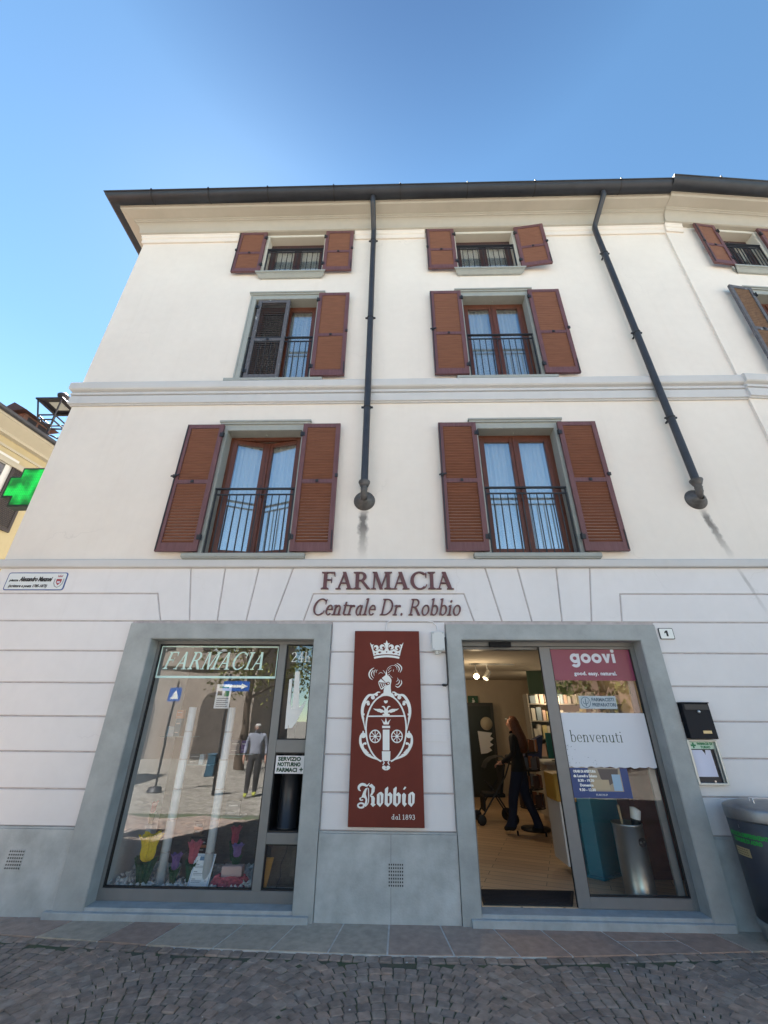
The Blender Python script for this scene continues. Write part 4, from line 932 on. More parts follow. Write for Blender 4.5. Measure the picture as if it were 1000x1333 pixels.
lamp_glow = emit('spot_lamp_glow', (1, .72, .38), 6)
x, z = at(620, 881, 3.3)
spot = thing('ceiling_spotlight', (x, 3.3, CZ), 'lit track spotlight glowing warm under the shop ceiling', 'lamp', 'track spotlights inside the pharmacy')
mb = MB(); mb.box(x-.1, x+.75, 3.29, 3.32, CZ-.03, CZ); mb.build('track', M['boxwhite'], spot)
mb = MB(); mb.tube([(x,3.3,CZ-.03),(x,3.3,z+.09)], .012, 8); mb.tube([(x+.02,3.38,z+.09),(x-.01,3.22,z+.0)], [.045,.055], 14); mb.build('lamp_head', M['boxwhite'], spot)
mb = MB(); mb.ball((x-.012, 3.20, z-.005), .045, .03, .045, 12); mb.build('bulb', lamp_glow, spot)
x2 = x+.22
spot2 = thing('ceiling_spotlight', (x2, 3.3, CZ), 'unlit white track spotlight to the right of the glowing one', 'lamp', 'track spotlights inside the pharmacy')
mb = MB(); mb.tube([(x2,3.3,CZ-.03),(x2,3.3,z+.08)], .012, 8); mb.tube([(x2+.03,3.30,z+.1),(x2-.06,3.24,z-.04)], [.045,.055], 14); mb.build('lamp_head', M['boxwhite'], spot2)
for lx, ly, e in ((x-.01, 3.12, 2.8), (3.4, 4.6, 2.6), (1.4, 5.6, 1.5)):  # one point by the glowing spotlight, two added deeper without lamp heads
    li = bpy.data.lights.new('shop_point_light', 'POINT'); li.energy = e; li.color = (1,.76,.48); li.shadow_soft_size = .06
    o = bpy.data.objects.new('shop_point_light', li); col.objects.link(o); o.location = (lx, ly, z-.28)

def block(name, label, cat, boxes, mats, bevel=.004, group=None):
    mb = MB()
    for b in boxes: mb.box(*b[:6], b[6] if len(b) > 6 else 0)
    return tag(mb.build(name, mats, None, bevel), label, cat, group)
# exit sign, back door, poster
x, z = at(616, 913, 6.85); mb = MB(); mb.box(x-.13, x+.13, 6.82, 6.895, z-.13, z+.13)
sign = thing('exit_sign', (x, 6.86, z), 'small green emergency exit sign above the back doorway', 'sign'); mb.build('panel', mat('exit_green', (.02,.10,.05), .5), sign)
mb = MB(); mb.ball((x-.005,6.815,z+.06), .018, .008, .018); mb.prism([(x-.03,z+.035),(x+.03,z+.035),(x+.045,z-.01),(x+.02,z-.02),(x+.04,z-.085),(x+.01,z-.085),(x-.01,z-.03),(x-.04,z-.08),(x-.06,z-.07),(x-.025,z-.005)], 6.812, 6.82); mb.build('running_figure', M['white'], sign)
a, _ = at(608, 1000, 6.7); b, zt = at(641, 915, 6.7)
door = thing('back_door', (a, 6.7, 0), 'dark grey glazed door with a round white sticker at the back of the shop', 'door')
mb = MB(); mb.box(a, a+.06, 6.66, 6.72, 0, zt); mb.box(b-.06, b, 6.66, 6.72, 0, zt); mb.box(a+.06, b-.06, 6.66, 6.72, zt-.08, zt); mb.box(a+.06, b-.06, 6.68, 6.70, 0, zt-.08, 1); mb.build('door_leaf', [mat('dark_door', (.05,.052,.05), .5), mat('dark_panel', (.03,.035,.03), .3)], door)
cx, cz2 = at(634, 942, 6.6); mb = MB(); mb.lathe((cx,6.655,cz2), [(0,0),(.15,0),(.15,.01)], 28, axis='y'); mb.build('round_sticker', mat('cream_sticker', (.55,.48,.36), .7), door)
mb = MB(); p = [(-.16,.24),(.20,.20),(.14,.12),(.22,.08),(.12,.0),(.2,-.06),(.10,-.12),(.16,-.18),(.04,-.24),(-.12,-.26)]; cx, cz2 = at(632, 966, 6.6); mb.prism([(cx+u, cz2+w) for u, w in p], 6.648, 6.655); mb.build('torn_poster', M['paper'], door)
# wall of products on the right
sx0, _ = at(691, 960, 5.0); rack = thing('product_rack', (sx0+.7, 5.0, 0), 'wall rack hung with rows of pale packets behind the woman', 'shelf')
mb = MB(); mb.box(sx0, sx0+2.0, 5.05, 5.10, 0, 2.15)
for k in range(5): mb.box(sx0, sx0+2.0, 4.80, 5.05, .62+.33*k, .64+.33*k)
mb.box(sx0-.03, sx0, 4.78, 5.10, 0, 2.15); mb.build('shelving', mat('rack_metal', (.36,.34,.31), .5), rack)
cols = [mat('packet_tone', c, .6) for c in ((.62,.60,.56),(.60,.42,.36),(.30,.38,.46),(.62,.55,.30),(.42,.50,.44))]
for k in range(5):
    mb = MB(); xx = sx0+.04
    while xx < sx0+1.9:
        w = random.uniform(.05,.11); h = random.uniform(.15,.26); d = random.uniform(0,.05); mb.box(xx, xx+w, 4.80+d, 4.98, .642+.33*k, .642+.33*k+h, random.choice((0,0,0,1,2,3,4))); xx += w+random.uniform(.006,.03)
    o = mb.build('packet_row', cols, rack); o['kind'] = 'stuff'
x0, z1 = at(683, 862, 4.6); x1, z0 = at(716, 904, 4.6)
block('hanging_panel', 'dull green curved panel hanging above the product rack', 'panel', [(x0, x1+.5, 4.55, 4.6, z0, z1-.05)], mat('green_panel', (.09,.16,.12), .6))
# counter
counter = thing('shop_counter', (3.2, 4.0, 0), 'white sales counter just inside the door on the right', 'counter')
mb = MB(); mb.box(2.72, 4.4, 3.60, 4.30, .08, .92); mb.box(2.76, 4.4, 3.64, 4.30, 0, .08); mb.build('body', mat('counter_white', (.58,.54,.48), .5), counter, .01)
mb = MB(); mb.box(2.66, 4.44, 3.54, 4.34, .92, .96); mb.build('worktop', M['boxwhite'], counter, .006)
x, _ = at(714, 985, 3.8); screen = thing('counter_screen', (x+.15, 3.8, .96), 'teal backed display screen standing on the white counter', 'screen')
mb = MB(); mb.box(x, x+.42, 3.78, 3.81, 1.0, 1.42); mb.build('panel', mat('teal_panel', (.03,.17,.18), .4), screen, .005); mb = MB(); mb.box(x+.17, x+.25, 3.79, 3.82, .97, 1.02); mb.box(x+.08, x+.34, 3.72, 3.9, .96, .972); mb.build('stand', M['black'], screen)
x, z = at(697, 990, 3.7); mb = MB(); mb.prism([(x-.16,.985),(x+.20,.985),(x+.28,1.38),(x+.1,1.30)], 3.95, 4.15); tag(mb.build('leaflet_stand', mat('navy_card', (.02,.03,.10), .6), None, .004), 'slanted navy blue leaflet holder left of the teal screen', 'leaflet holder')
# spinner of small products at the counter front
x, _ = at(694, 1050, 3.4); sp = thing('wire_stand', (x, 3.4, 0), 'dark wire stand of small articles behind the woman', 'display stand')
mb = MB(); mb.tube([(x,3.4,0),(x,3.4,1.25)], .02, 8); mb.lathe((x,3.4,0), [(0,.0),(.24,.0),(.24,.03),(.03,.05)], 16)
for k in range(4):
    mb.lathe((x,3.4,.3+.27*k), [(.2,0),(.215,.01),(.2,.02)], 16)
    for i in range(8): t = i*math.pi/4; mb.tube([(x,3.4,.31+.27*k),(x+.2*math.cos(t),3.4+.2*math.sin(t),.31+.27*k)], .006, 5)
mb.build('frame', M['iron'], sp)
mb = MB()
for k in range(4):
    for i in range(8): t = i*math.pi/4+.3; mb.obox((x+.19*math.cos(t),3.4+.19*math.sin(t),.42+.27*k), Vector((-math.sin(t),math.cos(t),0))*.05, Vector((math.cos(t),math.sin(t),0))*.012, Vector((0,0,.09)), random.choice((0,1,2)))
o = mb.build('hanging_packet', [mat('packet_brown', (.10,.06,.05), .6), mat('packet_grey', (.20,.20,.22), .6), mat('packet_rust', (.26,.10,.05), .6)], sp); o['kind'] = 'stuff'
# behind the glass leaf
teal = thing('teal_display_block', (2.45, 1.1, 0), 'teal blue display plinth standing behind the door glass', 'display plinth')
mb = MB(); mb.slab([(2.24,1.02),(2.36,.93),(2.82,1.24),(2.66,1.75),(2.20,1.45)], .03, 1.02); mb.slab([(2.22,1.04),(2.36,.91),(2.84,1.24),(2.68,1.78),(2.18,1.47)], 0, .03); mb.build('body', mat('teal_paint', (.010,.19,.27), .45, var=.05), teal, .004)
mb = MB(); mb.slab([(2.03,1.06),(2.215,1.05),(2.19,1.46),(2.02,1.5)], .09, .72); mb.build('side_panel', M['boxwhite'], teal)
block('yellow_crate', 'ochre yellow box on the white side panel beside the teal plinth', 'box', [(1.99, 2.235, 1.02, 1.40, .725, 1.02)], mat('ochre', (.42,.24,.03), .5), .008)
block('red_reflection_block', 'red brown block added for a reflection behind the steel umbrella bin', 'reflection stand-in', [(2.86, 4.2, 1.0, 1.5, 0, 1.25), (2.84, 4.2, .98, 1.5, 1.25, 1.29), (2.90, 3.48, .985, 1.0, .08, 1.2), (3.52, 4.1, .985, 1.0, .08, 1.2)], mat('red_brown', (.16,.055,.04), .5, var=.2))  # added block puts a red brown reflection into a solid body
ub = thing('umbrella_bin', (2.55, .50, 0), 'brushed steel umbrella bin with oval opening behind the door glass', 'bin')
mb = MB(); mb.lathe((2.55,.50,0), [(.155,0),(.155,.01),(.150,.02),(.150,.60),(.156,.605),(.156,.62),(.145,.62),(.145,.05),(0,.05)], 32); mb.build('body', mat('brushed_steel', (.42,.46,.47), .33, metal=.9), ub)
mb = MB(); v = []; n = 24; v.append((0,0))
pts = [( .055*math.copysign(abs(math.cos(t))**.7, math.cos(t)), .040*math.copysign(abs(math.sin(t))**.7, math.sin(t))) for t in [2*math.pi*i/n for i in range(n)]]
th0 = rad(-62); R = .1515
mb.add([(2.55+R*math.cos(th0+u/R), .5+R*math.sin(th0+u/R), .47+w) for u, w in [(0,0)]+pts], [(0,i+1,(i+1)%n+1) for i in range(n)]); mb.build('opening', M['gasket'], ub)
um = thing('umbrella', (2.60, .46, .05), 'striped folded umbrella standing in the steel bin', 'umbrella')
mb = MB(); mb.tube([(2.58,.50,.06),(2.64,.46,.66)], [.012,.05], 10, 0); mb.tube([(2.64,.46,.66),(2.655,.452,.75),(2.66,.45,.76)], [.05,.055,.02], 10, 1); mb.build('canopy', [M['black'], M['white']], um)
mb = MB(); mb.tube([(2.53,.52,.06),(2.49,.48,.70),(2.485,.478,.78)], .013, 8); tag(mb.build('walking_stick', mat('pale_wood', (.42,.34,.20), .6)), 'pale wooden stick standing in the steel umbrella bin', 'stick')
# door mat
mat_b = mat('ribbed_rubber', (.012,.013,.018), .8, bump=.5, bscale=120)
mb = MB(); mb.slab([(.86,.17),(1.72,.17),(1.88,.56),(.88,.56)], .0, .014)
for i in range(10): y = .19+.035*i; mb.box(.885, 1.70+.015*i, y, y+.012, .014, .019)
tag(mb.build('door_mat', mat_b), 'black ribbed rubber mat on the floor inside the open door', 'door mat')

# ------------------------------------------------------------------ prints stuck on the door glass and the display glass
def sticker(name, label, cat, parts):
    root = None
    for i, (nm_, mb, mm) in enumerate(parts):
        if i == 0: root = mb.build(name, mm); tag(root, label, cat)
        else: mb.build(nm_, mm, root)
    return root
def rounded(mb, s, x0, z0, h, width, y, k=.23):
    """fat round sans letters; h is the height of an ascender"""
    sh = []; x = 0; X = .70
    for c in s:
        p = Pen(k, k)
        if c == 'o': p.arc(.40,.35,.40,.37,0,360,k,k,36); w = .80
        elif c == 'g': p.arc(.38,.35,.38,.37,0,360,k,k,36); p.bar(.76-k,.76,-.02,X); p.arc(.38,-.02,.38,.33,-150,0,k,k,24); w = .80
        elif c == 'v': p.poly((0,X),(k*1.1,X),(.40,.0),(.24,0)); p.poly((.24,0),(.42,0),(.68,X),(.68-k*1.1,X)); w = .68
        else: p.bar(.03,.03+k,0,X); p.dot(.03+k/2,.92,k*.62); w = .03+k+.05
        sh.append((x, p.sh)); x += w+.06
    sx = width/(x-.06)
    e = 0
    for xo, q in sh:
        for kind, d in q:
            e += 1; tr = lambda a: (x0+(a[0]+xo)*sx, z0+a[1]*h); yy = y-.0004-.00005*e
            if kind == 'p': shape(mb, [tr(a) for a in d], yy, y)
            else: strip3(mb, [tr(a) for a in d[0]], [tr(a) for a in d[1]], yy, y)
SY = FY+.0205                                     # outer side of the door glass
def card(x0, x1, z0, z1, y=SY, t=.0008): mb = MB(); mb.box(x0, x1, y-t, y, z0, z1); return mb
pink = mat('magenta_film', (.20,.032,.09), .25, spec=.6)
x0, x1 = 1.898, 2.852
mb1 = card(x0, x1, 2.045, 2.398); mb2 = MB(); rounded(mb2, 'goovi', 2.125, 2.243, .150, .545, SY-.001); sans(mb2, 'good. easy. natural.', 2.14, 2.105, .040, .50, y=SY-.001, bold=.008, fat=.004)
sticker('door_banner', 'magenta film banner with white lettering across the top of the door glass', 'sticker', [('', mb1, pink), ('lettering', mb2, mat('pale_print', (.62,.66,.76), .4))])
mb1 = card(2.14, 2.565, 1.742, 1.878); mb2 = MB(); ell2 = [(2.215+.052*math.cos(i*math.pi/14), 1.81+.055*math.sin(i*math.pi/14), .007) for i in range(29)]; l, r = ribbon(ell2); strip3(mb2, l, r, SY-.0014, SY-.0008)
mb2.box(2.210, 2.220, SY-.0014, SY-.0008, 1.77, 1.85); l, r = ribbon([(2.185,1.825,.006),(2.19,1.80,.008),(2.215,1.79,.008),(2.24,1.80,.008),(2.245,1.83,.006)]); strip3(mb2, l, r, SY-.0013, SY-.0008)
sans(mb2, 'FARMACISTI', 2.285, 1.822, .036, .255, y=SY-.0006, bold=.01, fat=.003); sans(mb2, 'PREPARATORI', 2.285, 1.768, .036, .265, y=SY-.0006, bold=.01, fat=.003)
sticker('membership_sticker', 'pale blue sticker with a round emblem below the magenta banner', 'sticker', [('', mb1, mat('pale_blue_film', (.42,.50,.56), .5)), ('print', mb2, mat('slate_print', (.08,.14,.20), .5))])
n = 30; low = [(x0+(x1-x0)*i/n, 1.165+.006*math.sin(i*1.9)+random.uniform(-.005,.005)) for i in range(n+1)]
mb1 = MB(); mb1.prism(low+[(x1,1.70),(x0,1.70)], SY-.0008, SY); mb2 = MB(); serif(mb2, 'benvenuti', 1.965, 1.405, .115, .585, y=SY-.0008, depth=.0006, k=.085, t=.04, gap=.03)
mb3 = MB()
for i in range(26):
    u = random.random()**2*.32; w = random.uniform(0,.20); s_ = random.uniform(.002,.008); mb3.prism([(x0+.01+u, 1.18+w*(1-u*2)),(x0+.01+u+s_*1.6,1.18+w*(1-u*2)+s_*.3),(x0+.01+u+s_,1.18+w*(1-u*2)+s_)], SY-.0014, SY-.0008)
sticker('welcome_film', 'wide white film reading benvenuti across the middle of the door glass', 'sticker', [('', mb1, mat('white_film', (.66,.69,.76), .6)), ('lettering', mb2, mat('green_black_print', (.02,.05,.035), .5)), ('worn_spots', mb3, mat('worn_spot', (.08,.11,.13), .6))])
YB = FY+.032
YB = SY-.001
mb1 = MB(); mb1.box(1.90, 2.52, YB, YB+.0009, .885, 1.158); mb2 = MB(); mb2.box(2.10, 2.44, YB-.0006, YB, .945, 1.157)
mb2.box(2.12, 2.30, YB-.0012, YB-.0006, .96, 1.05, 1); mb2.prism([(2.2,1.15),(2.42,1.15),(2.40,1.05),(2.30,1.0),(2.22,1.06)], YB-.0011, YB-.0006, 2); mb2.box(2.34, 2.43, YB-.0013, YB-.0006, .95, 1.10, 3)
mb3 = MB()
for i, (s_, w) in enumerate((('ORARI DI APERTURA', .24), ('da Lunedì a Sabato', .25), ('8.30 - 19.30', .17), ('Domenica', .14), ('9.30 - 12.30', .17))): sans(mb3, s_, 2.055, 1.115-.042*i, .024, w, y=YB-.0014, center=True, bold=.01, fat=.003)
sans(mb3, 'EUROSUP', 2.20, .905, .018, .12, y=YB-.0006, center=True)
sticker('opening_hours_poster', 'navy and blue poster with opening hours under the white film', 'poster', [('', mb1, mat('poster_blue', (.010,.05,.20), .4)), ('picture', mb2, [mat('poster_sand', (.36,.30,.22), .5), mat('poster_beige', (.45,.36,.24), .5), mat('poster_dark', (.10,.08,.08), .5), mat('poster_sky', (.30,.45,.60), .5)]), ('print', mb3, M['white'])])
# display window
DY = FY+.0295
mint = mat('mint_film', (.62,.86,.82), .45)
mb1 = MB(); 
for q in ((-2.90,-1.44,2.045,2.070),(-2.90,-1.44,2.405,2.418),(-2.915,-2.900,2.045,2.418),(-1.452,-1.44,2.07,2.405)): mb1.box(q[0],q[1],DY-.001,DY,q[2],q[3])
mb2 = MB(); serif(mb2, 'FARMACIA', -2.86, 2.145, .205, 1.25, y=DY, depth=.001, k=.13, t=.06, slant=.26, gap=.02)
sticker('window_lettering', 'mint green line frame with slanted FARMACIA letters on the display glass', 'sticker', [('', mb1, mint), ('lettering', mb2, mint)])
mb1 = MB(); serif(mb1, '24h', -1.275, 2.238, .115, .245, y=DY, depth=.001, k=.09, t=.045)
sticker('window_lettering', 'white 24h lettering at the top of the narrow display pane', 'sticker', [('', mb1, M['white'])])
mb1 = MB(); f = lambda x, y: at(90+x/2.778, 780+y/2.778, DY)
mb1.prism([f(*p) for p in ((818,262),(834,262),(833,300),(832,395),(858,365),(846,398),(826,438),(806,466),(796,466),(788,400),(797,360),(806,398),(812,330))], DY-.001, DY); mb1.prism([f(*p) for p in ((797,290),(808,286),(800,380),(793,466),(780,470),(786,400))], DY-.0013, DY)
sticker('arrow_sticker', 'white hand drawn arrow pointing down under the 24h lettering', 'sticker', [('', mb1, M['white'])])
c0 = at(361, 984, FY)[0]; mb1 = MB(); mb1.box(-1.318, -1.004, FY-.008, FY-.003, 1.075, 1.245); mb2 = MB()
for i, s_ in enumerate(('SERVIZIO', 'NOTTURNO', 'FARMACI')): sans(mb2, s_, -1.17 if i < 2 else -1.19, 1.197-.052*i, .037, .25 if i < 2 else .22, y=FY-.0085, center=True, bold=.012, fat=.005)
gx, gz = -1.03, 1.115; mb2.prism([(gx-.006,gz-.018),(gx+.006,gz-.018),(gx+.006,gz-.006),(gx+.018,gz-.006),(gx+.018,gz+.006),(gx+.006,gz+.006),(gx+.006,gz+.018),(gx-.006,gz+.018),(gx-.006,gz+.006),(gx-.018,gz+.006),(gx-.018,gz-.006),(gx-.006,gz-.006)], FY-.0095, FY-.008)
sticker('night_service_sign', 'white plate reading SERVIZIO NOTTURNO FARMACI over the night hatch', 'sign', [('', mb1, M['paper']), ('lettering', mb2, mat('dark_green_print', (.01,.06,.035), .5))])
mb1 = MB(); x0, x1, z0, z1 = -2.135, -1.955, 1.715, 1.98; mb1.box(x0, x1, DY+.003, DY+.004, z0, z1); mb2 = MB(); cx = (x0+x1)/2; Yc = DY+.003
mb2.box(x0+.02, x0+.075, Yc-.001, Yc, 1.855, 1.905, 1); mb2.box(x1-.075, x1-.02, Yc-.001, Yc, 1.845, 1.905)
for k in range(5): mb2.box(x0+.02, x1-.02-.02*(k%2), Yc-.001, Yc, 1.735+.021*k, 1.741+.021*k, 1)
mb2.box(x0+.03, x1-.03, Yc-.001, Yc, 1.935, 1.955, 0)
sticker('notice_card', 'small white and green notice hung on the upper display glass', 'notice', [('', mb1, M['paper']), ('print', mb2, [mat('notice_green', (.02,.22,.09), .5), M['ink']])])

# ------------------------------------------------------------------ things set out in the display
def petal_cup(mb, c, r0, h, m, n=36):
    v = []; f = []; prof = [(.30,0),(.50,.10),(.60,.3),(.58,.55),(.70,.78),(1.02,1.0)]
    for j, (r, z) in enumerate(prof):
        for i in range(n):
            t = 2*math.pi*i/n; k = 1+.10*(1 if i%2 else -1)+.10*math.cos(t*5); zz = z+(.07*math.cos(t*5) if j == len(prof)-1 else 0)
            v.append((c[0]+r*r0*k*math.cos(t), c[1]+r*r0*k*math.sin(t), c[2]+zz*h))
    for j in range(len(prof)-1):
        for i in range(n): f.append((j*n+i, j*n+(i+1)%n, (j+1)*n+(i+1)%n, (j+1)*n+i))
    mb.add(v, f, m)
leafm = mat('dark_green_paper', (.012,.075,.03), .8, var=.3, vscale=30)
def tulip(x, y, z0, z1, w, c, label):
    t = thing('paper_tulip', (x, y, z0), label, 'paper flower', 'paper tulips in the display window')
    h = z1-z0; hl = h*.52
    mb = MB(); n = 30; v = []; f = []; pr = [(.40,0),(.50,.3),(.68,.7),(.92,1.0)]
    for j, (r, zz) in enumerate(pr):
        for i in range(n):
            a = 2*math.pi*i/n; k = 1+.09*(1 if i%2 else -1); up = (.12*math.cos(2*a) if j == 3 else 0); v.append((x+r*w*.5*k*math.cos(a), y+r*w*.5*k*math.sin(a), z0+(zz+up)*hl))
    for j in range(3):
        for i in range(n): f.append((j*n+i, j*n+(i+1)%n, (j+1)*n+(i+1)%n, (j+1)*n+i))
    mb.add(v, f); mb.build('leaves', leafm, t)
    mb = MB(); mb.tube([(x,y,z0+.2*hl),(x,y,z0+hl*1.05)], w*.08, 8, 1); petal_cup(mb, (x,y,z0+hl*.92), w*.46, h-hl*.92, 0); mb.build('flower', [mat('petal_paper', c, .8, var=.15, vscale=40), leafm], t)
tulip(-2.69, .45, .015, .455, .245, (.80,.60,.03), 'large yellow paper tulip standing at the left of the display')
tulip(-2.375, .47, .03, .285, .12, (.17,.10,.30), 'small violet paper tulip between the two white tubes')
tulip(-2.205, .50, .03, .385, .155, (.48,.10,.15), 'rose pink paper tulip behind the price card')
tulip(-1.735, .52, .16, .365, .13, (.20,.13,.36), 'violet paper tulip rising above the pink gift bag')
x, z = at(305, 1100, .9); tulip(x, .9, z-.14, z+.17, .13, (.48,.07,.12), 'pink paper tulip on its own stand at the back right of the display')
block('display_stand', 'dark column under the pink tulip at the back right', 'display stand', [(x-.07, x+.07, .83, .97, .015, z-.145), (x-.09, x+.09, .81, .99, z-.145, z-.14)], nb)
x, z = at(200, 1052, 1.0); tulip(x, 1.0, z-.16, z+.07, .10, (.50,.10,.12), 'pink paper tulip on a thin stand at the back left of the display')
block('display_stand', 'slim grey column under the pink tulip at the back left', 'display stand', [(x-.045, x+.045, .955, 1.045, .015, z-.165), (x-.06, x+.06, .94, 1.06, z-.165, z-.16)], nm)
tubem = mat('pale_acrylic', (.66,.74,.80), .3, var=.05)
for x, y, zt, lab in ((-2.51, .47, 1.73, 'tall pale acrylic tube left of the pair in the display'), (-2.02, .47, 1.73, 'tall pale acrylic tube right of the pair in the display')):
    tb = thing('display_tube', (x, y, .015), lab, 'display tube', 'tall tubes in the display window')
    mb = MB(); mb.lathe((x,y,.015), [(0,0),(.046,0),(.046,zt-.015),(.04,zt-.012),(0,zt-.012)], 24); mb.build('shaft', tubem, tb)
    mb = MB()
    for k in range(1, 6): mb.lathe((x,y,.015+k*.29), [(.046,-.006),(.0485,-.003),(.0485,.003),(.046,.006)], 24)
    mb.build('ring', M['steel'], tb)
# products on little glass shelves
bx = [('box_navy', (.03,.05,.09)), ('box_teal', (.03,.14,.20)), ('box_salmon', (.45,.22,.15)), ('box_dark_brown', (.030,.016,.012)), ('box_sky', (.30,.42,.50)), ('box_violet', (.10,.06,.22)), ('box_charcoal', (.03,.05,.06))]
bm = {k: mat(k, c, .5) for k, c in bx}
def product(px, py, w, h, y, mm, label, d=.06, band=None):
    x, z = at(px, py, y); mb = MB(); mb.box(x-w/2, x+w/2, y, y+d, z-h/2, z+h/2)
    if band: mb.box(x-w/2, x+w/2, y-.001, y, z-h*.12, z+h*.06, 1)
    mb.box(x-w*.32, x+w*.32, y-.0012, y, z+h*.18, z+h*.26, 2); mb.box(x-w*.32, x+w*.2, y-.0012, y, z-h*.30, z-h*.25, 2)
    tag(mb.build('product_box', [bm[mm], mat('orange_band', (.45,.13,.04), .5), mat('print_grey', (.45,.47,.48), .5)], None, .002), label, 'product box', 'product boxes in the display window'); return x, z-h/2
def shelf(x0, x1, y, z, label): 
    mb = MB(); mb.box(x0, x1, y-.02, y+.2, z-.008, z); tag(mb.build('glass_shelf', mat('shelf_glass', (.25,.33,.33), .15)), label, 'shelf', 'small glass shelves in the display window')
x, z = product(222, 952, .09, .11, .60, 'box_sky', 'pale blue product box at the left end of the upper shelf'); shelf(x-.1, x+.30, .58, z, 'glass shelf beside the top of the left tube')
product(231, 947, .075, .20, .60, 'box_teal', 'taller teal product box next to the pale blue box')
product(234, 930, .085, .10, .605, 'box_salmon', 'salmon product box above the teal box')
x, z = product(253, 988, .15, .11, .62, 'box_charcoal', 'wide charcoal product box on the middle shelf'); shelf(x-.1, x+.22, .60, z, 'glass shelf between the two tubes')
product(262, 989, .05, .11, .60, 'box_sky', 'narrow pale product box beside the charcoal box')
x, z = product(306, 972, .13, .15, .62, 'box_navy', 'navy product box on the right shelf'); shelf(x-.1, x+.24, .60, z, 'glass shelf right of the right tube')
product(317, 972, .06, .13, .60, 'box_violet', 'violet product box at the right end of the right shelf')
x, z = product(252, 1101, .11, .14, .66, 'box_dark_brown', 'dark brown product box with orange band, lower left of the stack', band=1)
product(263, 1101, .10, .14, .67, 'box_dark_brown', 'dark brown product box with orange band, lower right of the stack', band=1)
product(258.5, 1078, .10, .13, .665, 'box_dark_brown', 'dark brown product box crowning the stack of three', band=1)
block('display_stand', 'low dark block under the stack of brown boxes', 'display stand', [(x-.09, x+.22, .63, .80, .015, z-.002)], nb)
x, z = product(303, 1053, .17, .15, .75, 'box_charcoal', 'wide grey blue product box at the back right of the display'); shelf(x-.12, x+.12, .74, z, 'glass shelf under the wide grey blue box')
# price card, gift bag, pebbles
mb1 = MB(); xc = -2.07; p = [(xc-.115,.40,.02),(xc+.105,.40,.02),(xc+.115,.50,.285),(xc-.105,.50,.285)]
v = p+[(a, b+.004, c) for a, b, c in p]; mb1.add(v, [(0,1,2,3),(7,6,5,4),(0,4,5,1),(1,5,6,2),(2,6,7,3),(3,7,4,0)])
mb2 = MB()
def oncard(u, w): return (xc-.115+.22*u+.01*w, .40+.10*w-.0015, .02+.265*w)
def cbox(u0, u1, w0, w1, m): mb2.add([oncard(u0,w0),oncard(u1,w0),oncard(u1,w1),oncard(u0,w1)], [(0,1,2,3)], m)
cbox(.04,.07,.03,.97,1); cbox(.93,.96,.03,.97,1); cbox(.07,.93,.94,.97,1); cbox(.25,.75,.80,.92,0)
for k in range(3):
    w = .62-.21*k; cbox(.12,.30,w+.05,w+.075,2); cbox(.12,.62,w,w+.02,2); cbox(.76,.86,w,w+.02,2); cbox(.12,.55,w-.04,w-.025,2)
sticker('price_card', 'white price list with blue border leaning among the paper tulips', 'card', [('', mb1, mat('card_white', (.80,.86,.90), .5)), ('print', mb2, [mat('card_blue', (.12,.25,.42), .5), mat('card_light_blue', (.35,.52,.70), .5), mat('card_grey', (.30,.36,.42), .5)])])
bag = thing('gift_bag', (-1.76, .44, .02), 'crumpled rose tulle gift bag with pale box at the right of the display', 'gift bag')
mb = MB(); mb.box(-1.85, -1.63, .42, .52, .03, .20); mb.build('box', mat('pale_pink_box', (.62,.46,.44), .6), bag, .006)
mb = MB(); n = 40; v = []; f = []
for j in range(9):
    for i in range(n):
        a = 2*math.pi*i/n; k = 1+.14*math.sin(a*7+j*1.3)+.08*random.uniform(-1,1); q = [.9,1.02,1.08,1.05,1.0,.98,1.0,.96,.9][j]; v.append((-1.745+.165*q*k*math.cos(a)*(1 if math.cos(a) > 0 else 1), .44+.085*q*k*math.sin(a), .017+.014*j+.006*math.sin(a*5+j)))
for j in range(8):
    for i in range(n): f.append((j*n+i, j*n+(i+1)%n, (j+1)*n+(i+1)%n, (j+1)*n+i))
mb.add(v, f, 0); mb.build('tulle', mat('rose_tulle', (.42,.09,.13), .8, var=.4, vscale=25), bag)
mb = MB(); rnd = random.Random(3)
for i in range(900):
    x = rnd.uniform(-3.0,-1.43); y = rnd.uniform(.21,1.1); z = .02+rnd.uniform(0,.03)+.035*max(0, math.sin(x*4+1)); r = rnd.uniform(.012,.026)
    a = rnd.uniform(0,6); mb.add([(x+r*math.cos(a),y+r*math.sin(a),z),(x-r*math.sin(a),y+r*math.cos(a),z+r*.3),(x-r*math.cos(a),y-r*math.sin(a),z),(x+r*math.sin(a),y-r*math.cos(a),z-r*.2),(x,y,z+r*.8),(x,y,z-r*.8)], [(0,1,4),(1,2,4),(2,3,4),(3,0,4),(1,0,5),(2,1,5),(3,2,5),(0,3,5)])
tag(mb.build('white_pebbles', mat('white_pebble', (.82,.83,.82), .7)), 'bed of white decorative pebbles on the display floor', 'pebbles', None, 'stuff')
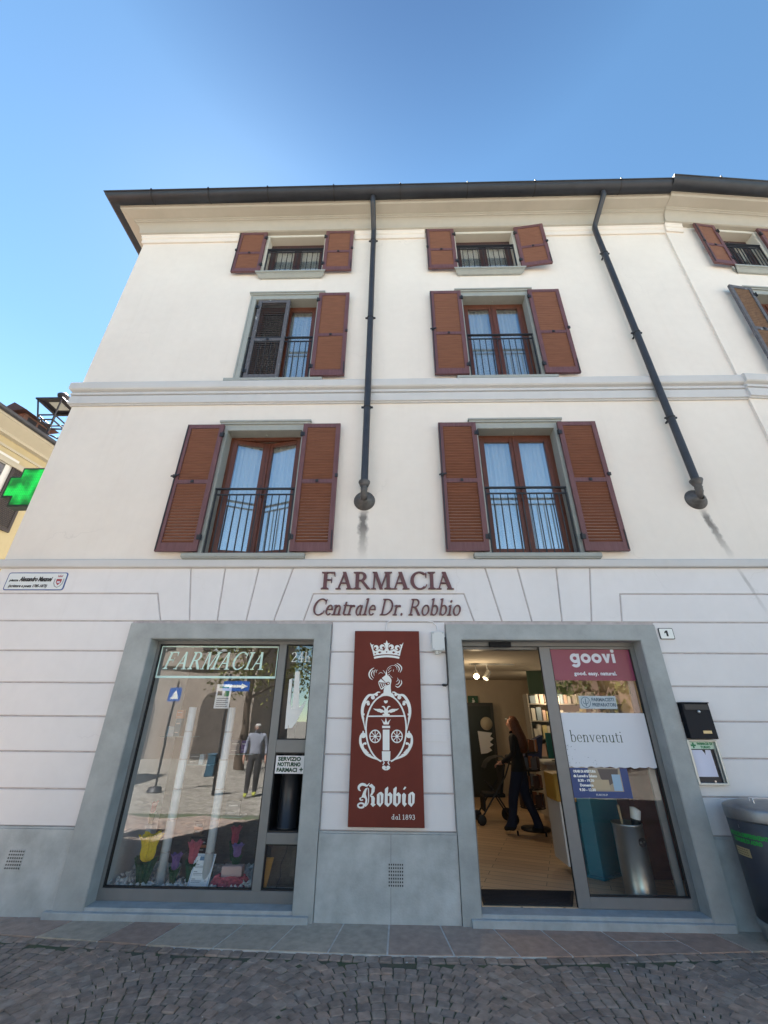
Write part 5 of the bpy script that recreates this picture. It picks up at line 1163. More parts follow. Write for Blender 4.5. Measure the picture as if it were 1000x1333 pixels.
# behind the small low pane
x, z = at(347, 1137, .30); mb = MB(); mb.prism([(x-.05,z-.12),(x+.01,z-.12),(x+.06,z+.13),(x-.02,z+.13)], .30, .31); 
tag(mb.build('leaflet', mat('orange_card', (.55,.30,.05), .6)), 'orange yellow leaflet behind the small lower pane', 'leaflet')
block('brown_carton', 'grey brown carton behind the small lower pane', 'box', [(-1.36, -.95, .50, .56, .015, .50), (-1.12, -.95, .42, .49, .12, .50)], mat('carton', (.16,.13,.105), .8, var=.2))
mb = MB(); mb.tube([(-1.14,.33,.50),(-1.15,.31,.35),(-1.19,.29,.26),(-1.18,.28,.16),(-1.22,.27,.06),(-1.15,.26,.04),(-1.02,.27,.06)], .005, 6); tag(mb.build('cable', M['iron']), 'thin black cable hanging behind the small lower pane', 'cable')
# ------------------------------------------------------------------ litter bin at the right
BX, BYY, BZ = 3.50, -.36, GZ+.006
lb = thing('litter_bin', (BX, BYY, BZ), 'dark blue grey tapered street bin with silver rim against the plinth', 'litter bin')
H = 1.03
def brad(z): return .325+(.338-.325)*(z/.93)
mb = MB(); mb.lathe((BX,BYY,BZ), [(0,.12),(brad(.12),.12),(brad(.5),.5),(brad(.92),.92),(brad(.92)-.01,.93),(0,.93)], 48); mb.build('body', mat('navy_plastic', (.034,.042,.060), .42, var=.12, vscale=7), lb)
mb = MB(); mb.lathe((BX,BYY,BZ), [(0,.0),(.310,.0),(.310,.02),(.318,.03),(brad(.08)+.004,.10),(brad(.10)+.008,.105),(brad(.16)+.012,.16),(brad(.16),.17),(brad(.16)-.02,.17)], 48); mb.build('base_ring', mat('grey_metal', (.30,.32,.33), .42, metal=.5, var=.12), lb)
mb = MB(); R = brad(.9); mb.lathe((BX,BYY,BZ), [(R-.005,.90),(R+.004,.897),(R+.006,.91),(R+.006,.985),(R+.000,.998),(R-.03,1.012),(R-.10,1.03),(R-.20,1.045),(0,1.05)], 48); mb.build('lid', mat('worn_zinc', (.27,.28,.30), .42, metal=.8, var=.18, vscale=9), lb)
mb = MB(); a0 = rad(205)
hx, hy = BX-.12, BYY-.10; mb.tube([(hx-.05,hy,BZ+1.035),(hx-.055,hy,BZ+1.075),(hx+.14,hy-.05,BZ+1.085),(hx+.19,hy-.06,BZ+1.04)], .006, 8); mb.tube([(hx-.03,hy+.08,BZ+1.04),(hx-.03,hy+.08,BZ+1.07),(hx+.16,hy+.05,BZ+1.08),(hx+.2,hy+.04,BZ+1.045)], .005, 8); mb.build('handle', M['steel'], lb)
mb = MB(); t0 = rad(178)
def wrap(a, z, r=.0025): t = t0+a/brad(z-BZ); rr = brad(z-BZ)+r; return (BX+rr*math.cos(t), BYY+rr*math.sin(t), z)
mb.add([wrap(u, BZ+.905+.05*0, .02) for u in (.03,.06,.045)], [(0,1,2)])
mb = MB(); ue = .34
sans(mb, 'RACCOLTA DIFFERENZIATA', -.115, BZ+.775, .030, .40, bold=.012, fat=.004, xf=lambda a, b: wrap(a, b)); sans(mb, 'COMUNE DI ADRO', -.06, BZ+.732, .030, .27, bold=.012, fat=.004, xf=lambda a, b: wrap(a, b)); mb.build('lettering', mat('green_print', (.02,.33,.06), .5), lb)
mb = MB(); n = 8
for j in range(n): 
    a, b = -.075+.165*j/n, -.075+.165*(j+1)/n; mb.add([wrap(a,BZ+.625,.003),wrap(b,BZ+.625,.003),wrap(b,BZ+.69,.003),wrap(a,BZ+.69,.003)], [(0,1,2,3)])
for k in range(3):
    for j in range(6): a = -.06+.022*j; mb.add([wrap(a,BZ+.635+.018*k,.0036),wrap(a+.016,BZ+.635+.018*k,.0036),wrap(a+.016,BZ+.643+.018*k,.0036),wrap(a,BZ+.643+.018*k,.0036)], [(0,1,2,3)], 1)
mb.build('plate', [M['brass'], mat('plate_print', (.20,.16,.09), .6)], lb)
mb = MB(); mb.add([wrap(.05,BZ+.84,.003),wrap(.056,BZ+.84,.003),wrap(.056,BZ+.865,.003),wrap(.05,BZ+.865,.003)], [(0,1,2,3)]); mb.build('rivet', M['steel'], lb)

# ------------------------------------------------------------------ pharmacy cross and lantern on the left flank
CX, CY, CZ2 = -6.04, .60, 5.0
cross = thing('pharmacy_cross', (CX, CY, CZ2), 'lit green pharmacy cross in a black housing on the left flank', 'sign')
def plus(a, b): return [(CX-b,CZ2-a),(CX-b,CZ2-b),(CX-a,CZ2-b),(CX-a,CZ2+b),(CX-b,CZ2+b),(CX-b,CZ2+a),(CX+b,CZ2+a),(CX+b,CZ2+b),(CX+a,CZ2+b),(CX+a,CZ2-b),(CX+b,CZ2-b),(CX+b,CZ2-a)]
mb = MB(); mb.prism(plus(.365,.20), CY, CY+.16); mb.build('housing', mat('black_green_housing', (.008,.022,.018), .4), cross, .004)
led = bpy.data.materials.new('led_field'); led.use_nodes = True; nt = led.node_tree; N = nt.nodes; Lk = nt.links; b = N['Principled BSDF']; b.inputs['Base Color'].default_value = (.0,.03,.01,1)
g = N.new('ShaderNodeNewGeometry'); vo = N.new('ShaderNodeTexVoronoi'); vo.inputs['Scale'].default_value = 32; vo.inputs['Randomness'].default_value = .12; Lk.new(g.outputs['Position'], vo.inputs['Vector']); ns = N.new('ShaderNodeTexNoise'); ns.inputs['Scale'].default_value = 5; Lk.new(g.outputs['Position'], ns.inputs['Vector'])
r_ = N.new('ShaderNodeValToRGB'); r_.color_ramp.elements[0].position = .25; r_.color_ramp.elements[1].position = .8; r_.color_ramp.elements[0].color = (.0,.30,.03,1); r_.color_ramp.elements[1].color = (.01,.07,.02,1); Lk.new(vo.outputs['Distance'], r_.inputs[0]); Lk.new(r_.outputs[0], b.inputs['Emission Color']); 
mr = N.new('ShaderNodeMapRange'); mr.inputs['From Min'].default_value = .35; mr.inputs['From Max'].default_value = .6; mr.inputs['To Min'].default_value = .12; mr.inputs['To Max'].default_value = .55; Lk.new(ns.outputs['Fac'], mr.inputs['Value']); Lk.new(mr.outputs[0], b.inputs['Emission Strength'])
mb = MB(); mb.prism(plus(.33,.165), CY-.006, CY+.01); mb.build('light_panel', led, cross)
mb = MB(); mb.box(CX+.355, XL, CY+.05, CY+.11, CZ2+.06, CZ2+.12); mb.box(CX+.355, XL, CY+.05, CY+.11, CZ2-.12, CZ2-.06); mb.box(XL-.02, XL, CY-.02, CY+.18, CZ2-.2, CZ2+.2); mb.build('bracket', M['black'], cross)

LY = 1.25; lx, lz = at(77, 529, LY); lant = thing('street_lantern', (lx, LY, lz-.6), 'dark four sided street lantern on a bracket at the left flank', 'street lamp')
lm = mat('lantern_iron', (.016,.015,.02), .5)
mb = MB(); w = .27; wt = .05
mb.add([(lx-w,LY-w,lz),(lx+w,LY-w,lz),(lx+w,LY+w,lz),(lx-w,LY+w,lz),(lx-wt,LY-wt,lz+.20),(lx+wt,LY-wt,lz+.20),(lx+wt,LY+wt,lz+.20),(lx-wt,LY+wt,lz+.20)], [(0,1,5,4),(1,2,6,5),(2,3,7,6),(3,0,4,7),(4,5,6,7)])
for q in ((-w,w,-w,-w+.05),(-w,w,w-.05,w),(-w,-w+.05,-w+.05,w-.05),(w-.05,w,-w+.05,w-.05)): mb.box(lx+q[0], lx+q[1], LY+q[2], LY+q[3], lz-.03, lz+.0)
mb.box(lx-w+.05, lx+w-.05, LY-w+.05, LY+w-.05, lz+.013, lz+.02); mb.lathe((lx,LY,lz+.2), [(.06,-.02),(.10,.03),(.11,.07),(.06,.12),(.0,.13)], 16); mb.build('hood', lm, lant)
mb = MB(); mb.box(lx-w*.45, lx+w*.45, LY-w*.45, LY+w*.45, lz+.0, lz+.012); mb.build('reflector', mat('pale_reflector', (.42,.42,.38), .4), lant)
mb = MB(); wb = .15; zb = lz-.46
for sx in (-1, 1):
    for sy in (-1, 1): mb.tube([(lx+sx*(w-.03),LY+sy*(w-.03),lz-.02),(lx+sx*wb,LY+sy*wb,zb)], .016, 6)
for zz, ww in ((zb, wb), (zb+.1, wb+.02)):
    p = [(lx-ww,LY-ww,zz),(lx+ww,LY-ww,zz),(lx+ww,LY+ww,zz),(lx-ww,LY+ww,zz),(lx-ww,LY-ww,zz)]; mb.tube(p, .017, 6)
mb.tube([(lx-wb,LY-wb,zb),(lx,LY,zb-.09)], .010, 6); mb.tube([(lx+wb,LY-wb,zb),(lx,LY,zb-.09)], .010, 6); mb.tube([(lx-wb,LY+wb,zb),(lx,LY,zb-.09)], .010, 6); mb.tube([(lx+wb,LY+wb,zb),(lx,LY,zb-.09)], .010, 6)
mb.ball((lx,LY,zb-.1), .03, .03, .04); mb.build('cage', lm, lant)
mb = MB(); mb.tube([(lx,LY,zb-.1),(lx,LY,zb-.22),(lx+.25,LY,zb-.34),(XL-.3,LY,zb-.36),(XL+.01,LY,zb-.36)], .018, 8); mb.tube([(XL+.01,LY,zb-.75),(XL-.25,LY,zb-.70),(lx+.5,LY,zb-.36)], .014, 8); mb.build('bracket', lm, lant)

# ------------------------------------------------------------------ yellow house down the side street
def ray(px, py): return CR*((px-500)/FPX) - CU*((py-666.5)/FPX) + CF
EH = 8.6
def at_z(px, py, z): d = ray(px, py); t = (z-EYE)/d.z; return Vector((d.x*t, d.y*t-DIST, z))
e1, e2 = at_z(0, 525, EH), at_z(75, 577, EH)
hd = (e2-e1); hd.z = 0; hd.normalize(); hn = Vector((hd.y, -hd.x, 0))          # along the eaves, out of the facade
ho = Vector((e1.x, e1.y, 0)) - hn*.60
def hx_(s, o, z): p = ho + hd*s + hn*o; return (p.x, p.y, z)
def on_house(px, py, o=0.):
    d = ray(px, py); q = ho + hn*o - Vector((0,-DIST,0)); t = (q.x*hn.x+q.y*hn.y)/(d.x*hn.x+d.y*hn.y); p = Vector((0,-DIST,EYE)) + d*t
    return (p-ho).dot(hd), p.z
nh = thing('neighbour_house', (ho.x, ho.y, GZ), 'yellow rendered house with white window trim beyond the left corner', 'house')
ym = plaster('yellow_render', (.50,.42,.25), (.44,.37,.22)); ycream = plaster('cream_moulding', (.50,.455,.35), (.44,.40,.31))
S0, S1 = -9, 14
mb = MB(hx_); mb.box(S0, S1, -7, 0, GZ-.1, EH-.05); mb.build('wall', ym, nh)
mb = MB(hx_); mb.box(S0, S1, 0, .015, GZ-.1, 3.35); mb.build('base_band', mat('grey_base', (.30,.28,.27), .9, var=.1), nh)
mb = MB(hx_)
for (o, z0, z1) in ((.10,EH-1.02,EH-.92),(.07,EH-.92,EH-.86),(.05,EH-.62,EH-.56),(.16,EH-.36,EH-.28)): mb.box(S0, S1, 0, o, z0, z1)
mb.build('moulding', ycream, nh)
mb = MB(hx_); mb.add([(S0,.05,EH-.34),(S1,.05,EH-.34),(S1,.5,EH-.14),(S0,.5,EH-.14),(S0,.5,EH-.04),(S1,.5,EH-.04)], [(0,1,2,3),(3,2,5,4)]); mb.box(S0, S1, .40, .52, EH-.14, EH-.05); mb.build('eaves', ycream, nh)
mb = MB(hx_); gq = [(.50+.07+.085*math.cos(t), EH-.0+.085*math.sin(t)) for t in [-math.pi*i/10 for i in range(11)]]
mb.add([(S0,o,z) for o, z in gq]+[(S1,o,z) for o, z in gq], [(j,11+j,12+j,j+1) for j in range(10)], 0, True); mb.build('gutter', M['pipe'], nh)
mb = MB(hx_); mb.add([(S0,.55,EH),(S1,.55,EH),(S1,-3.5,EH+1.5),(S0,-3.5,EH+1.5),(S0,-7.5,EH),(S1,-7.5,EH)], [(0,1,2,3),(3,2,5,4)]); hroof = mb.build('roof', bpy.data.materials['roof_tiles'], nh)
s, z = on_house(44, 540, -.9)
mb = MB(hx_); z0 = EH+.2; zt = EH+1.0
mb.box(s-.42, s+.42, -1.3, -.6, z0, zt, 0); mb.box(s-.30, s-.02, -.62, -.595, zt-.42, zt-.05, 2); mb.box(s+.04, s+.32, -.62, -.595, zt-.42, zt-.05, 2)
mb.add([(s-.58,-.42,zt),(s+.58,-.42,zt),(s+.58,-.95,zt+.32),(s-.58,-.95,zt+.32),(s-.58,-1.5,zt),(s+.58,-1.5,zt)], [(0,1,2,3),(3,2,5,4),(0,3,4),(1,5,2),(0,4,5,1)], 1)
mb.build('chimney', [mat('dark_brick', (.13,.075,.055), .9, var=.3, vscale=14), mat('dark_tile', (.035,.027,.028), .8, var=.3, vscale=14), M['gasket']], hroof)
# window with white frame and dark shutter
sa, zt = on_house(13.5, 603); sb_, zb = on_house(-1, 640); W0, W1 = sa-1.15, sa
zt = on_house(13.5, 603)[1]; zb = zt-1.75
mb = MB(hx_)
for q in ((W0,W0+.10,zb,zt),(W1-.10,W1,zb,zt),(W0+.1,W1-.1,zt-.10,zt),(W0+.1,W1-.1,zb,zb+.1),(W0+.53,W0+.62,zb+.1,zt-.1)): mb.box(q[0],q[1],-.02,.03,q[2],q[3])
mb.box(W0-.18, W1+.18, .0, .02, zt, zt+.16); mb.box(W0-.18, W0, 0, .02, zb, zt); mb.box(W1, W1+.16, 0, .02, zb, zt)
mb.box(W0-.22, W1+.22, .0, .10, zb-.1, zb)
hw_ = mb.build('window', mat('white_window_paint', (.68,.67,.63), .5), nh)
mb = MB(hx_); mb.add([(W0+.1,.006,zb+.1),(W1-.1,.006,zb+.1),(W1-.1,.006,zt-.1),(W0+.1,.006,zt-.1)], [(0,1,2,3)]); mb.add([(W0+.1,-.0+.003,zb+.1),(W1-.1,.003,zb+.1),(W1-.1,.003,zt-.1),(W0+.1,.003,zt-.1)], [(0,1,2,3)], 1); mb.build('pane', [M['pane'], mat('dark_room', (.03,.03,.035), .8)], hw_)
mb = MB(hx_); s0 = W1+.06; dk = mat('brown_black_shutter', (.035,.026,.024), .6)
mb.box(s0, s0+.07, .03, .075, zb, zt+.02); mb.box(s0+.52, s0+.59, .03, .075, zb, zt+.02)
for a, b in ((zt-.06,zt+.02),(zb+.8,zb+.88),(zb,zb+.1)): mb.box(s0+.07, s0+.52, .032, .072, a, b)
for k in range(34): 
    zz = zb+.12+.047*k
    if zz < zt-.08: mb.box(s0+.07, s0+.52, .04, .062, zz, zz+.034)
mb.build('shutter', dk, hw_)

# ------------------------------------------------------------------ people
def body(name, joints, edges, root, scale, mats_fn, parent=None):
    me = bpy.data.meshes.new(name); names = list(joints); idx = {n: i for i, n in enumerate(names)}
    me.from_pydata([tuple(c*scale for c in joints[n][:3]) for n in names], [(idx[a], idx[b]) for a, b in edges], [])
    o = bpy.data.objects.new(name, me); col.objects.link(o)
    sk = o.modifiers.new('skin', 'SKIN'); sk.use_smooth_shade = True; sk.branch_smoothing = .3
    if not me.skin_vertices: me.attributes.new('skin', 'FLOAT', 'POINT')
    sv = me.skin_vertices[0].data
    for n in names:
        r = joints[n][3:]; k = 1.0 if (n[0] in 'LR' or n in ('nose','jaw','skull','crown','neck')) else 1.24; sv[idx[n]].radius = (r[0]*scale*k, (r[1] if len(r) > 1 else r[0])*scale*k); sv[idx[n]].use_root = (n == root)
    ss = o.modifiers.new('subsurf', 'SUBSURF'); ss.levels = 2; ss.render_levels = 2
    return o
def zone_mat(name, zones, spots=(), rough=.8):
    """cloth and skin by height along the body (object space), plus bare patches (centre, radius, colour)"""
    m = bpy.data.materials.new(name); m.use_nodes = True; nt = m.node_tree; N = nt.nodes; L = nt.links; b = N['Principled BSDF']; b.inputs['Roughness'].default_value = rough
    tc = N.new('ShaderNodeTexCoord'); sp = N.new('ShaderNodeSeparateXYZ'); L.new(tc.outputs['Object'], sp.inputs[0])
    rgb = N.new('ShaderNodeRGB'); rgb.outputs[0].default_value = (*zones[0][1],1); last = rgb.outputs[0]
    for z, c in zones[1:]:
        k = N.new('ShaderNodeMath'); k.operation = 'GREATER_THAN'; k.inputs[1].default_value = z; L.new(sp.outputs[2], k.inputs[0])
        x = N.new('ShaderNodeMixRGB'); x.inputs[2].default_value = (*c,1); L.new(k.outputs[0], x.inputs[0]); L.new(last, x.inputs[1]); last = x.outputs[0]
    for c0, r0, c in spots:
        d = N.new('ShaderNodeVectorMath'); d.operation = 'DISTANCE'; d.inputs[1].default_value = c0; L.new(tc.outputs['Object'], d.inputs[0])
        k = N.new('ShaderNodeMath'); k.operation = 'LESS_THAN'; k.inputs[1].default_value = r0; L.new(d.outputs['Value'], k.inputs[0])
        x = N.new('ShaderNodeMixRGB'); x.inputs[2].default_value = (*c,1); L.new(k.outputs[0], x.inputs[0]); L.new(last, x.inputs[1]); last = x.outputs[0]
    L.new(last, b.inputs['Base Color']); return m
def hand(J, E, wrist, tag_, w, d, side, r=.0085, curl=.5):
    """palm, four bent fingers of different lengths and a thumb, from the wrist along d; side = palm's across direction"""
    w = Vector(w); d = Vector(d).normalized(); s = Vector(side).normalized(); nrm = d.cross(s)
    p = w+d*.05; J[tag_+'palm'] = (*p, .026, .015); E.append((wrist, tag_+'palm'))
    for i, (o, ln) in enumerate(((-.027,.062),(-.009,.072),(.009,.068),(.027,.052))):
        a = p+d*.035+s*o; b = a+d*ln*.5+nrm*ln*.2*curl; c = b+(d*(1-curl)+nrm*curl).normalized()*ln*.5
        for nme, q in (('a',a),('b',b),('c',c)): J[tag_+f'f{i}{nme}'] = (*q, r if nme != 'c' else r*.8)
        E += [(tag_+'palm', tag_+f'f{i}a'), (tag_+f'f{i}a', tag_+f'f{i}b'), (tag_+f'f{i}b', tag_+f'f{i}c')]
    a = p-s*.032-d*.01; b = a-s*.02+d*.025; c = b+d*.028; 
    for nme, q in (('a',a),('b',b),('c',c)): J[tag_+'t'+nme] = (*q, .010 if nme != 'c' else .008)
    E += [(tag_+'palm', tag_+'ta'), (tag_+'ta', tag_+'tb'), (tag_+'tb', tag_+'tc')]
def person(name, loc, rz, label, J, E, mat_, scale, extras):
    o = body(name, J, E, 'pelvis', scale, None); o.data.materials.append(mat_); o.location = loc; o.rotation_euler = (0,0,rz)
    tag(o, label, 'person')
    for nm_, mb, mm in extras:
        if scale < .95: mb.v = [(x*scale, y*scale, z*scale) for x, y, z in mb.v]
        me = mb.build(nm_, mm); me.parent = o
    return o
# local frame: +Y forward, z up, feet at 0, 1.70 m tall
def skeleton(lf, rf, lk, rk, lh, rh, le, re_, lean=0, skirt=False, torso=1.0):
    J = {'pelvis': (0,0,.95,.125*torso,.10), 'waist': (0,.01+lean*.3,1.10,.115*torso,.085), 'chest': (0,.02+lean*.7,1.30,.145*torso,.10), 'neckb': (0,.0+lean,1.45,.062,.06), 'neck': (0,.015+lean*1.1,1.50,.05), 'jaw': (0,.05+lean*1.2,1.555,.055,.07), 'skull': (0,.03+lean*1.2,1.62,.072,.088), 'crown': (0,.015+lean*1.2,1.675,.05,.06),
         'nose': (0,.125+lean*1.2,1.588,.010), 
         'lsh': (-.165*torso,.0+lean,1.40,.06), 'rsh': (.165*torso,.0+lean,1.40,.06), 'lel': (*le,.043), 'rel': (*re_,.043), 'lwr': (*lh,.028), 'rwr': (*rh,.028),
         'lhip': (-.095,0,.90,.095), 'rhip': (.095,0,.90,.095), 'lkn': (*lk,.07), 'rkn': (*rk,.07), 'lan': (lf[0],lf[1],lf[2]+.09,.052), 'ran': (rf[0],rf[1],rf[2]+.09,.052), 'lto': (lf[0],lf[1]+.15,lf[2]+.03,.036,.028), 'rto': (rf[0],rf[1]+.15,rf[2]+.03,.036,.028), 'lhe': (lf[0],lf[1]-.05,lf[2]+.035,.034), 'rhe': (rf[0],rf[1]-.05,rf[2]+.035,.034)}
    E = [('pelvis','waist'),('waist','chest'),('chest','neckb'),('neckb','neck'),('neck','jaw'),('jaw','skull'),('skull','crown'),('jaw','nose'),('chest','lsh'),('chest','rsh'),('lsh','lel'),('rsh','rel'),('lel','lwr'),('rel','rwr'),('pelvis','lhip'),('pelvis','rhip'),('lhip','lkn'),('rhip','rkn'),('lkn','lan'),('rkn','ran'),('lan','lto'),('ran','rto'),('lan','lhe'),('ran','rhe')]
    return J, E
def face(lean, sk, glasses=False):
    y = .117+lean*1.2; mb = MB()
    for s_ in (-1, 1):
        mb.ball((s_*.030,y-.012,1.613), .011, .008, .008, 8, 0); mb.ball((s_*.030,y-.005,1.613), .005, .004, .005, 8, 1); mb.ball((s_*.078,.02+lean*1.2,1.60), .012, .022, .032, 8, 2); mb.tube([(s_*.015,y-.008,1.632),(s_*.045,y-.014,1.632)], .004, 5, 1)
    mb.tube([(-.022,y-.004,1.552),(0,y+.002,1.550),(.022,y-.004,1.552)], .006, 6, 3)
    if glasses:
        for s_ in (-1, 1): mb.tube([(s_*.030+.022*math.cos(t),y+.006,1.612+.017*math.sin(t)) for t in [i*math.pi/5 for i in range(11)]], .0025, 5, 1)
        mb.tube([(-.008,y+.007,1.615),(.008,y+.007,1.615)], .0025, 5, 1)
    return ('face_features', mb, [M['white'], M['ink'], sk, mat('lip_tone', (.30,.10,.09), .6)])
skin = mat('skin_tone', (.50,.28,.20), .6)
# woman seen inside the door, walking to the left with a pushchair
J, E = skeleton((-.06,.20,0), (.08,-.22,.0), (-.08,.14,.50), (.09,-.03,.49), (-.17,.26,.98), (.16,.27,.97), (-.22,.02,1.13), (.22,.03,1.13), .02, torso=1.12)
hand(J, E, 'lwr', 'L', J['lwr'][:3], (.0,1,-.25), (1,0,0), curl=.9); hand(J, E, 'rwr', 'R', J['rwr'][:3], (0,1,-.25), (-1,0,0), curl=.9)
sc = .97
hands = [((J[k][0]*sc, (J[k][1]+.03)*sc, J[k][2]*sc), .10, (.48,.26,.19)) for k in ('Lpalm','Rpalm')]
wm = zone_mat('woman_clothes', [(0,(.012,.011,.012)),(.075,(.012,.018,.045)),(.84,(.010,.010,.012)),(1.475*sc,(.48,.26,.19))], hands)
mb = MB(); n = 22; hp = [(.088,1.665,.0),(.100,1.60,-.012),(.105,1.50,-.045),(.115,1.38,-.085),(.105,1.26,-.11),(.06,1.19,-.12)]
for r, z, dy in (): pass
v = []; f = []; prof = [(.0,1.715,.02),(.05,1.708,.016),(.082,1.68,.010),(.097,1.63,.0),(.102,1.56,-.015),(.112,1.46,-.045),(.122,1.36,-.075),(.112,1.25,-.10),(.085,1.17,-.11),(.03,1.13,-.115)]
for r, z, dy in prof:
    for i in range(n):
        t = math.pi*(-.12+1.24*i/(n-1)); k = 1+.05*math.sin(i*2.3+z*9); v.append((r*math.cos(t)*k*sc, (-r*math.sin(t)*1.0*k+dy+.035)*sc, z*sc))
for j in range(len(prof)-1):
    for i in range(n-1): f.append((j*n+i, j*n+i+1, (j+1)*n+i+1, (j+1)*n+i))
mb.add(v, f, 0, True)
mb.add([(p[0]*1.0, p[1]-.02, p[2]) for p in v], [q[::-1] for q in f], 0, True)
hair = ('hair', mb, mat('auburn_hair', (.11,.035,.015), .55, var=.4, vscale=40))
mb = MB(); 
for s_, j in ((-1,'l'),(1,'r')): q = J[j+'he']; mb.box(q[0]*sc-.012, q[0]*sc+.012, q[1]*sc-.03, q[1]*sc-.006, -.03, .03)
person('person', (2.08, 3.0, FZ+.03), rad(64), 'person with long auburn hair in black jacket and jeans behind a pushchair', J, E, wm, sc, [hair, ('heel', mb, M['black']), face(.02, skin)])
# pushchair
st = thing('pushchair', (1.62, 3.25, FZ), 'black folding pushchair in front of the person inside the shop', 'pushchair')
ox, oy = 1.60, 3.12
mb = MB()
for sy in (-.2, .2):
    mb.tube([(ox+.32,oy+sy,1.02),(ox+.18,oy+sy,.72),(ox-.28,oy+sy,.12)], .014, 8); mb.tube([(ox+.22,oy+sy,.12),(ox-.02,oy+sy,.48),(ox-.12,oy+sy,.62)], .013, 8)
mb.tube([(ox+.32,oy-.2,1.02),(ox+.34,oy-.1,1.04),(ox+.34,oy+.1,1.04),(ox+.32,oy+.2,1.02)], .016, 8); mb.tube([(ox+.22,oy-.2,.13),(ox+.22,oy+.2,.13)], .012, 8); mb.build('frame', M['iron'], st)
for wx, wr in ((.24,.10),(-.30,.08)):
    for sy in (-.22, .22): mb = MB(); mb.lathe((ox+wx,oy+sy,FZ+wr), [(0,-.02),(wr-.02,-.02),(wr,-.01),(wr,.01),(wr-.02,.02),(0,.02)], 18, axis='y'); mb.build('wheel', M['gasket'], st)
mb = MB(); mb.box(ox-.22, ox+.16, oy-.18, oy+.18, .40, .46); mb.obox((ox+.14,oy,.68), Vector((.04,0,.10))*0+Vector((.025,0,0)), Vector((0,.18,0)), Vector((.05,0,.24))); mb.box(ox-.24, ox-.20, oy-.18, oy+.18, .18, .42); mb.build('seat', mat('black_cloth', (.012,.012,.014), .9), st, .02, 2)
mb = MB(); v = []; f = []; n = 12
for j in range(7):
    a = rad(10+25*j)
    for i in range(n+1): y = oy-.2+.4*i/n; r = .33*(1-.10*abs(i/n-.5)*2); v.append((ox+.10-r*math.cos(a)*.9, y, .80+r*math.sin(a)*.75))
for j in range(6):
    for i in range(n): f.append((j*(n+1)+i, j*(n+1)+i+1, (j+1)*(n+1)+i+1, (j+1)*(n+1)+i))
mb.add(v, f, 0, True); mb.build('hood', mat('black_hood', (.014,.014,.016), .85), st)
st.location.x += .20; st.location.y += .75
# man out on the square, seen reflected in the display glass
mx, my = mirrored(338, 1037, GZ); mx -= .25
J, E = skeleton((-.10,.05,0), (.10,-.10,0), (-.10,.07,.49), (.10,.0,.49), (-.27,.06,.88), (.28,.02,.88), (-.25,-.03,1.13), (.26,-.04,1.13), 0, torso=1.12)
hand(J, E, 'lwr', 'L', J['lwr'][:3], (0,.15,-1), (0,1,0), curl=.4); hand(J, E, 'rwr', 'R', J['rwr'][:3], (0,.15,-1), (0,1,0), curl=.4)
hands = [((J[k][0], J[k][1], J[k][2]-.05), .115, (.48,.26,.19)) for k in ('Lpalm','Rpalm')]
mm = zone_mat('man_clothes', [(0,(.36,.38,.05)),(.10,(.025,.025,.028)),(.93,(.24,.26,.32)),(1.475,(.48,.26,.19))], hands)
mb = MB(); mb.ball((0,.004,1.655), .088, .098, .068, 14); mb.ball((0,-.03,1.61), .086, .075, .075, 14)
person('person', (mx, my, GZ), rad(-8), 'grey haired person in blue grey sweater mirrored in the display glass', J, E, mm, .94, [('hair', mb, mat('grey_hair', (.40,.39,.37), .8)), face(0, skin, True)])
# ------------------------------------------------------------------ street, paving, square
def cobble_sheet():
    m = bpy.data.materials.new('far_cobbles'); m.use_nodes = True; nt = m.node_tree; N = nt.nodes; L = nt.links; b = N['Principled BSDF']; b.inputs['Roughness'].default_value = .75
    g = N.new('ShaderNodeNewGeometry'); v = N.new('ShaderNodeTexVoronoi'); v.inputs['Scale'].default_value = 9.5; v.inputs['Randomness'].default_value = .45; L.new(g.outputs['Position'], v.inputs['Vector'])
    r = N.new('ShaderNodeValToRGB'); e = r.color_ramp.elements; e[0].color = (.24,.215,.19,1); e[1].color = (.37,.34,.30,1); s = N.new('ShaderNodeSeparateColor'); L.new(v.outputs['Color'], s.inputs[0]); L.new(s.outputs[0], r.inputs[0])
    k = N.new('ShaderNodeValToRGB'); k.color_ramp.elements[0].position = .40; k.color_ramp.elements[0].color = (1,1,1,1); k.color_ramp.elements[1].position = .58; k.color_ramp.elements[1].color = (.6,.6,.55,1); L.new(v.outputs['Distance'], k.inputs[0])
    x = N.new('ShaderNodeMixRGB'); x.blend_type = 'MULTIPLY'; x.inputs[0].default_value = 1; L.new(r.outputs[0], x.inputs[1]); L.new(k.outputs[0], x.inputs[2]); L.new(x.outputs[0], b.inputs['Base Color']); return m
def joint_mat():
    m = mat('mossy_joint', (.10,.095,.085), .95, bump=.6, bscale=90, color2=(.08,.11,.045), vscale=3.2); return m
EDGE = [(-9.0,-.02),(-7.0,-.10),(-5.2,-.22),(-3.5,-.36),(-1.7,-.53),(-.1,-.58),(1.1,-.56),(3.1,-.37),(5.0,-.20),(6.5,-.06),(13,.3)]
def edge(x):
    for (a, b), (c, d) in zip(EDGE, EDGE[1:]):
        if a <= x <= c: return b+(d-b)*(x-a)/(c-a)
    return -.0
mb = MB(); mb.add([(-1200,-1200,GZ-.012),(1200,-1200,GZ-.012),(1200,1200,GZ-.012),(-1200,1200,GZ-.012)], [(0,1,2,3)])
tag(mb.build('street', cobble_sheet()), 'cobbled street and square in front of the pharmacy', 'street', None, 'structure')
